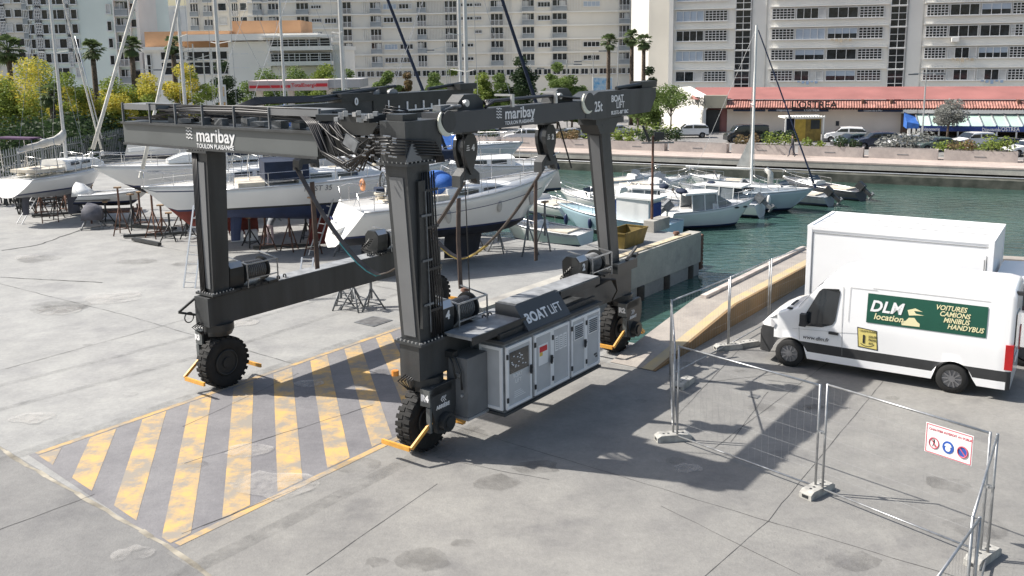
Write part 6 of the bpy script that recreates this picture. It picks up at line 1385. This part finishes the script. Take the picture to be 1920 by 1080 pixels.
# --- moored boats
def outboard(par,x,y,z,m=None,tilt=.9):
    b=MB(); M=Matrix.Rotation(tilt,3,'Y'); c=Vector((x,y,z)); b.box(c+M@Vector((0,0,.25)),(.45,.34,.5),M=M); b.box(c+M@Vector((0,0,-.3)),(.22,.16,.7),M=M); g=b.build('outboard_motor',m or M_black,par)
    b=MB(); b.cyl(c+M@Vector((-.2,0,-.68)),c+M@Vector((.25,0,-.68)),.07,n=8)
    for k in range(3): a=k*2.1; b.bar(c+M@Vector((-.2,0,-.68)),c+M@Vector((-.2,.2*math.cos(a),-.68+.2*math.sin(a))),.1,.03)
    b.build('propeller',M_grey,g); return g
def motorboat(s_,e,lab,B=2.2,free=.75,cab=None,m=None,out=None,stripe=None,canvas=None,anti=None,rail=True):
    o,L_=placeboat(s_,e,lab,'motor_boat','motorboat',z=ZW); SH=hull(o,L_,B,-.3,.12,free,free+.45,sf=.88,top=m or hullw,anti=anti or M_blk,stripe=stripe,tr=.1,q=.30,rake=.6,zst=-.05)
    if rail: rails(o,SH[9:],h=.4)
    if cab=='open':
        b=MB(); b.b2((L_*.12,-B*.36,free-.02),(L_*.55,B*.36,free+.1)); b.build('cockpit',cockp,o); cabin(o,L_*.5,L_*.85,B*.36,.2,free+.1,.3,windows=False,name='foredeck')
        b=MB(); b.add([(L_*.52,-B*.36,free+.15),(L_*.6,-B*.3,free+.7),(L_*.6,B*.3,free+.7),(L_*.52,B*.36,free+.15)],[(0,1,2,3)]); b.build('windscreen',M_glass,o,fix=False)
    if cab=='cruiser':
        cabin(o,L_*.45,L_*.92,B*.42,.25,free+.1,.35,windows=False,name='foredeck')
        b=MB(); R_=[]
        for x,z0,z1,w_ in((.22,free,free+.88,.40),(.50,free+.05,free+.90,.37),(.68,free+.3,free+.40,.32)): R_.append([(L_*x,B*w_,z0),(L_*x,B*w_*.86,z1),(L_*x,-B*w_*.86,z1),(L_*x,-B*w_,z0)])
        b.loft(R_,closed=False,mf=lambda i,j:1 if (j!=1 or i==1) else 0); b.build('wheelhouse',[M_gelw,mat('reflection_grey_glass',(.22,.25,.27),.1,0,.2,1,spec=.8)],o)  # grey base colour stands in for reflections in the panes
        b=MB(); b.prism([(L_*.14,-B*.37,free+.90),(L_*.14,B*.37,free+.90),(L_*.50,B*.33,free+.92),(L_*.58,0,free+.92),(L_*.50,-B*.33,free+.92)],(0,0,.09)); b.build('hard_top',M_gelw,o)
        b=MB()
        for x in(.22,.36,.50):
            for sg in(1,-1): b.bar((L_*x,sg*B*.40,free),(L_*x,sg*B*.345,free+.90),.05)
        b.build('pillar',M_gelw,o)
        b=MB()
        for x in(.60,.72,.82): b.sph((L_*x,-B*(.44-.25*(x-.6)),free+.12+.1*(x-.5)),.07,sc=(2,.4,.8))
        b.build('porthole',M_black,o)
    if cab=='fisher':
        b=MB(); b.b2((L_*.16,-B*.3,free-.1),(L_*.42,B*.3,free+1.15)); b.build('wheelhouse',M_gelw,o)
        b=MB(); b.add([(L_*.42+.01,-B*.28,free+.3),(L_*.60,-B*.24,free+.25),(L_*.45,-B*.26,free+1.02),(L_*.42+.01,B*.28,free+.3),(L_*.60,B*.24,free+.25),(L_*.45,B*.26,free+1.02)],[(0,1,2),(3,4,5),(1,2,5,4),(0,1,4,3),(0,2,5,3)]); b.build('windscreen_cover',M_blue,o)
        b=MB(); b.b2((L_*.15-.03,-B*.22,free),(L_*.15+.0,B*.22,free+.95)); b.b2((L_*.17,-B*.3-.02,free+.1),(L_*.24,-B*.3-.004,free+1.0)); b.build('door_curtain',mat('blue_curtain',(.02,.05,.22),.7),o)
        b=MB(); b.prism([(L_*.12,-B*.34,free+1.15),(L_*.46,-B*.32,free+1.15),(L_*.46,B*.32,free+1.15),(L_*.12,B*.34,free+1.15)],(0,0,.09)); b.build('roof',M_gelw,o)
        b=MB(); b.b2((L_*.5,-B*.2,free+.05),(L_*.62,B*.2,free+.2)); b.build('hatch',M_teak,o)
    if canvas: b=MB(); b.sph((L_*.16,0,free+1.05),.42,sc=(.7,B*.55,.4)); b.build('folded_canopy',canvas,o)
    if out: outboard(o,-.15,0,free+.15,out)
    return o,L_,SH
cyh=mat('pale_blue_hull',(.42,.58,.66),.25,0,.05,1,coat=.3)
o,L_,SH=motorboat((8.3,46.9,0),(2.5,51.2,0),'pale blue hulled fishing boat with blue windscreen cover moored behind the pier',B=2.3,free=.85,cab='fisher',m=cyh,stripe=M_black)
b=MB()
for x in(L_*.62,L_*.86): b.sph((x,.95 if x<5 else .62,.55),.12,sc=(1,1,2.6))
b.build('fender',stripe_b,o)
motorboat((8.4,50.0,0),(13.4,51.2,0),'white cabin cruiser with glass wheelhouse and raised outboard, moored beyond the pier lamp',B=2.1,free=.95,cab='cruiser',out=M_grey,canvas=M_nvc)
# moored yacht with mast
o,L_=placeboat((10.6,56.6,0),(17.9,54.9,0),'white moored sailing yacht with a bare mast and dark furled foresail, bow to the right',z=ZW)
SH=hull(o,L_,2.6,-.4,.15,1.05,1.35,sf=.7,anti=M_blk,rake=.5,zst=-.05,stripe=stripe_b,top=mat('blue_grey_hull',(.50,.56,.60),.3,0,.03,1)); cabin(o,2.0,5.3,.95,.45,1.1,.5); rails(o,SH); rig(o,3.9,1.6,9.3,L_+.1,1.4,.1,1.1,2.6,furl=mat('blue_black_sail',(.03,.045,.10),.8,0,.2,4),furlr=.055,mastm=M_gelw,boom=(3.9,.9,.1),spread=(.5,))
b=MB(); b.tube([(5.0,0,1.6),(5.0,0,2.2),(4.7,.1,2.5)],.18,8); b.build('sail_bundle',greyw,o)
b=MB()
for x in(2.3,4.9): b.sph((x,-1.28,.8),.12,sc=(1,1,2.6))
b.build('fender',M_gelw,o)
b=MB(); b.add([(3.0,.1,2.6),(3.85,.05,2.6),(3.85,.05,4.6)],[(0,1,2)]); b.add([(3.0,.14,2.6),(3.85,.09,2.6),(3.85,.09,4.6)],[(0,1,2)]); b.build('small_sail',greyw,o)
motorboat((19.5,56.8,0),(15.6,60.2,0),'small grey motor boat with black outboard, right of the moored yacht bow',B=1.8,free=.6,cab='open',out=M_black,m=mat('grey_tube',(.30,.32,.34),.6,0,.1))
motorboat((22.2,58.8,0),(18.4,63.0,0),'dark rubber boat with a black outboard, outermost of the moored boats',B=1.8,free=.6,cab='open',out=M_black,m=mat('dark_tube',(.07,.07,.08),.6,0,.1))
motorboat((14.3,53.2,0),(9.2,56.5,0),'white day boat with cream hard top moored between the cruiser and the yacht',B=2.2,free=.8,cab='cruiser',out=M_grey)
motorboat((7.4,55.0,0),(3.0,58.8,0),'white open motor boat with grey outboard behind the front lift leg',B=2.0,free=.6,cab='open',out=M_grey)
motorboat((6.8,61.0,0),(12.2,62.8,0),'white motor boat with stainless bow rail beyond the cruiser',B=2.2,free=.8,cab='open')
motorboat((11.5,59.0,0),(7.2,57.4,0),'white open boat right behind the cruiser roof',B=1.9,free=.6,cab='open')
motorboat((3.4,53.6,0),(.2,57.8,0),'white motor boat left of the front lift leg, bow away from the pier',B=2.1,free=.7,cab='open')
motorboat((1.0,60.5,0),(-3.2,62.0,0),'white small motor boat in the gap beneath the front sling block',B=2.0,free=.7,cab='open')
motorboat((3.6,45.3,0),(-.6,48.0,0),'white motor boat closest to the bow of the large yacht',B=2.0,free=.7,cab='open')
motorboat((12.6,54.6,0),(7.6,55.9,0),'white runabout between the two hard top boats',B=1.9,free=.7,cab='open',canvas=M_nvc)
motorboat((9.6,53.3,0),(4.6,54.6,0),'white cuddy boat squeezed behind the blue covered fishing boat',B=2.1,free=.75,cab='cruiser',canvas=M_nvc)
motorboat((15.2,60.5,0),(10.8,60.0,0),'white runabout moored stern out behind the day boat',B=1.9,free=.65,cab='open',out=M_grey)
motorboat((6.2,64.6,0),(10.6,66.0,0),'small white motor boat closest to the far quay wall',B=1.9,free=.65,cab='open')
motorboat((1.6,66.5,0),(-3.0,66.0,0),'white motor boat moored against the far quay behind the large yacht',B=2.0,free=.7,cab='cruiser')
motorboat((16.6,64.0,0),(12.4,65.2,0),'low white boat between the moored yacht mast and the far quay',B=1.9,free=.6,cab='open')
motorboat((20.8,31.6,0),(16.6,34.6,0),'white boat partly visible at the right edge behind the box truck',B=2.2,free=.8,cab='open')
# ---- yard furniture
for (u,v,h,rz,lab) in [(890,470,1.5,0,'galvanised stand under the bow of the large yacht, left of the vertical strap'),(935,472,1.4,1,'galvanised stand beside the keel of the large yacht'),(990,478,2.0,2,'dark stand right of the large yacht keel'),(1022,468,1.9,1,'pale stand under the bow of the large yacht'),(690,470,1.1,0,'stand under the stern of the large yacht'),(640,478,1.1,2,'stand under the left stern quarter of the large yacht')]:
    stand(gnd(u,v),h,rz,lab,M_grey)
for (u,v,h,rz,lab) in [(228,440,2.1,0,'tall dark prop with wide foot in front of the dinghy'),(290,446,2.0,1,'rusty prop under the raked bow of the red bottomed yacht'),(265,425,1.6,2,'small prop behind the tall dark prop'),(305,440,1.3,0,'short prop under the bow of the red bottomed yacht'),(340,430,1.3,1,'prop hidden partly by the rear left lift leg'),(78,405,1.6,0,'prop at the stern of the small yacht'),(125,398,1.5,1,'prop beside the keel of the small yacht'),(175,395,1.3,2,'prop beneath the dinghy end'),(500,470,1.9,0,'pale prop right of the rear left lift leg'),(545,470,1.9,1,'thin pale prop under the lettered yacht'),(590,480,2.3,1,'dark prop beside the reddish hanging strap')]:
    stand(gnd(u,v),h,rz,lab)
ladder(gnd(36,420),gnd(36,420)+Vector((.9,1.1,2.0)),.5,'aluminium ladder leaning on the stern of the small yacht at the left')
ladder(gnd(355,540),gnd(355,540)+Vector((.25,.9,2.7)),.45,'aluminium ladder standing behind the rear left lift leg')
ladder(gnd(568,563),gnd(568,563)+Vector((.12,.5,1.3)),.4,'short ladder end standing under the left lift beam')
ladder(gnd(95,418),gnd(95,418)+Vector((-.6,1.2,1.8)),.7,'folding steel steps under the small yacht hull',M_rust)
ladder(gnd(585,480),gnd(585,480)+Vector((.9,1.2,3.0)),.4,'long thin ladder leaning against the stern of the large yacht')
for k,(u,v,h,lab) in enumerate([(50,398,1.5,'dark prop left of the small yacht rudder'),(105,410,1.5,'dark prop beneath the small yacht, right of its rudder'),(150,402,1.4,'dark prop against the bow side of the small yacht'),(200,418,1.0,'short dark trestle prop under the tender'),(250,430,1.6,'dark prop between the tall prop and the raked bow'),(320,452,1.2,'dark prop nearest the camera under the red bottom'),(352,446,1.2,'dark prop beside the ladder behind the left lift leg'),(470,462,1.2,'dark prop left of the pale trousers'),(615,462,1.3,'dark prop between the hanging strap and the yacht stern'),(575,452,1.4,'dark prop behind the reddish hanging strap')]): stand(gnd(u,v),h,k*.7,lab,M_black)  # black props, also added as dark shadow under the hulls
for k,(u,v,u2,v2) in enumerate([(232,447,352,440),(215,425,330,432),(250,452,300,462),(60,408,170,400),(475,468,600,462)]):
    tag(MB().bar(gnd(u,v)+Z*.1,gnd(u2,v2)+Z*.1,.16,.12).build('cradle_beam',M_black),['dark steel beam on the ground in front of the raked bow','dark steel beam behind the tall dark prop','short dark steel beam nearest the camera under the red bottom','dark steel beam under the small yacht','dark steel beam under the lettered yacht'][k],'steel beam')  # black beams, likewise thickening the shadow beneath the hulls
# tables of stands in the middle
for k,(u,v,h,lab) in enumerate([(640,577,1.05,'rusty boat stand on the left of the cluster under the left lift beam'),(664,581,1.15,'rusty boat stand in the middle of the cluster under the left lift beam'),(697,579,1.1,'rusty boat stand on the right of the cluster under the left lift beam'),(655,560,1.1,'rusty boat stand at the back of the cluster under the left lift beam')]): stand(gnd(u,v),h,k,lab,M_grey)
tag(MB().bar(gnd(618,575)+Z*1.12,gnd(700,572)+Z*1.12,.22,.05).build('timber_plank',M_teak),'weathered plank lying across the cluster of boat stands','plank')
b=MB(); p=gnd(175,428); o=thing('covered_trolley',tuple(p),.3,'low trolley with dark grey covered gear under the dinghy','trolley')
b.loft([[(-.45,-.4,.45),(.45,-.38,.42),(.5,.4,.45),(-.42,.42,.4)],[(-.40,-.34,.9),(.42,-.3,.82),(.4,.36,.95),(-.36,.3,1.0)],[(-.2,-.1,1.15),(.15,-.12,1.05),(.18,.1,1.12),(-.15,.12,1.22)]],caps=True,smooth=True); b.build('tarp',mat('grey_tarp',(.12,.12,.14),.8,0,.2,3,bump=.4),o); b=MB()
for x,y in((-.4,-.4),(.4,-.4),(.4,.4),(-.4,.4)): b.bar((x*.6,y*.6,.5),(x*1.2,y*1.2,0),.05)
b.bar((-.5,-.5,.08),(.8,-.5,.08),.05); b.build('frame',M_grey,o)
# dark racks of masts/stands under the fence
rnd=random.Random(21)
for k,(u,v) in enumerate([(8,372),(35,368),(58,362),(90,385),(110,372)]):
    p=gnd(u,v+12); o=thing('steel_rack',tuple(p),rnd.uniform(0,1),'jumbled dark steel rack of cradles, %s from the left below the picket fence'%['first','second','third','fourth','fifth'][k],'rack','steel racks below the picket fence')
    b=MB()
    for i in range(22): 
        x,y=rnd.uniform(-1.4,1.4),rnd.uniform(-.6,.6); 
        if i%3: b.bar((x,y,0),(x+rnd.uniform(-.3,.3),y,rnd.uniform(.8,1.6)),.06)
        else: b.bar((-1.4,y,rnd.uniform(.2,1.4)),(1.4,y,rnd.uniform(.2,1.4)),.06)
    b.build('bars',M_black,o)
# crates seen under the hulls
for u,v,lab in((445,452,'small white crate under the red keel, left'),(472,450,'small white crate under the red keel, right')): tag(MB().box(gnd(u,v)+Z*.22,(.5,.4,.42),.4).build('crate',M_white),lab,'crate')
# boat canopy frames / blue tarp behind lift head
# ---- people
def person(loc,rz,h,cols,label,pose='stand',female=False):
    o=thing('person',loc,rz,label,'person'); s_=h/1.75
    J={'pelvis':(0,0,.95),'belly':(0,0,1.1),'chest':(0,.01,1.32),'neck':(0,.01,1.48),'head0':(0,.02,1.56),'head1':(0,.02,1.70),
       'shL':(.17,0,1.42),'elL':(.25,.02,1.15),'wrL':(.27,.08,.90),'haL':(.27,.10,.82),'shR':(-.17,0,1.42),'elR':(-.25,.02,1.15),'wrR':(-.26,.10,.90),'haR':(-.26,.12,.82),
       'hiL':(.09,0,.92),'knL':(.10,.03,.50),'anL':(.11,0,.09),'toL':(.12,.16,.03),'hiR':(-.09,0,.92),'knR':(-.11,.03,.50),'anR':(-.12,-.04,.09),'toR':(-.13,.12,.03)}
    if pose=='walk': J.update(knL=(.10,.16,.52),anL=(.10,.22,.10),toL=(.10,.38,.05),knR=(-.10,-.02,.50),anR=(-.10,-.25,.13),toR=(-.10,-.12,.03),elL=(.25,-.10,1.16),wrL=(.25,-.08,.92),haL=(.25,-.06,.84),elR=(-.25,.08,1.17),wrR=(-.24,.22,.98),haR=(-.24,.27,.92))
    if pose=='bend': J.update(belly=(0,.08,1.08),chest=(0,.26,1.24),neck=(0,.38,1.34),head0=(0,.44,1.38),head1=(0,.52,1.48),shL=(.17,.28,1.30),shR=(-.17,.28,1.30),elL=(.22,.45,1.12),wrL=(.16,.62,1.05),haL=(.14,.70,1.04),elR=(-.22,.45,1.12),wrR=(-.16,.62,1.08),haR=(-.14,.70,1.08))
    E_=[('pelvis','belly'),('belly','chest'),('chest','neck'),('neck','head0'),('head0','head1'),('chest','shL'),('shL','elL'),('elL','wrL'),('wrL','haL'),('chest','shR'),('shR','elR'),('elR','wrR'),('wrR','haR'),('pelvis','hiL'),('hiL','knL'),('knL','anL'),('anL','toL'),('pelvis','hiR'),('hiR','knR'),('knR','anR'),('anR','toR')]
    rad={'pelvis':.14,'belly':.13,'chest':.15,'neck':.055,'head0':.085,'head1':.09,'sh':.065,'el':.045,'wr':.03,'ha':.035,'hi':.09,'kn':.06,'an':.042,'to':.04}
    ks=list(J); me=bpy.data.meshes.new('person_body'); me.from_pydata([Vector(J[k])*s_ for k in ks],[(ks.index(a),ks.index(c)) for a,c in E_],[])
    t=bpy.data.objects.new('t',me); COL.objects.link(t); t.modifiers.new('s','SKIN'); sb=t.modifiers.new('u','SUBSURF'); sb.levels=1; sb.render_levels=1
    if not me.skin_vertices:
        me.attributes
    sk=me.skin_vertices[0].data if me.skin_vertices else None
    if sk:
        for i,k in enumerate(ks): r=rad.get(k) or rad[k[:2]]; sk[i].radius=(r*s_,r*s_*.85)
        sk[0].use_root=True
    bpy.context.view_layer.update(); m2=bpy.data.meshes.new_from_object(t.evaluated_get(bpy.context.evaluated_depsgraph_get())); bpy.data.objects.remove(t)
    m2.materials.clear(); 
    for m in cols: m2.materials.append(m)
    for p in m2.polygons:
        z=p.center.z/s_; x=abs(p.center.x)/s_; p.use_smooth=True
        p.material_index=3 if z<.10 else (1 if z<.96 and x<.2 else (2 if z>1.49 or (x>.2 and z<.95) else 0))
    bo=lk('body',m2,o)
    hd=Vector(J['head1'])*s_; b=MB(); b.sph(hd+Vector((0,-.02,.03))*s_,.105*s_,sc=(1,1.05,1)); b.build('hair',cols[4],o)
    return o
skin=mat('skin_tone',(.50,.32,.24),.6,0,.05); cl=lambda n_,c:mat(n_,c,.8,0,.1,6)
person(tuple(gnd(1485,294,-.35)),R(100),1.7,[cl('black_shirt',(.03,.03,.035)),cl('dark_jeans',(.05,.06,.09)),skin,cl('dark_shoes',(.03,.03,.03)),cl('dark_hair',(.03,.02,.015))],'person in dark clothes walking along the far quay left of the yellow kiosk','walk')
person(tuple(gnd(508,463)),R(-20),1.7,[cl('grey_shirt',(.25,.27,.30)),cl('pale_pink_trousers',(.62,.50,.52)),skin,cl('dark_shoes',(0,0,0)),cl('dark_hair',(0,0,0))],'person in pale pink trousers leaning in under the lettered yacht hull','bend')
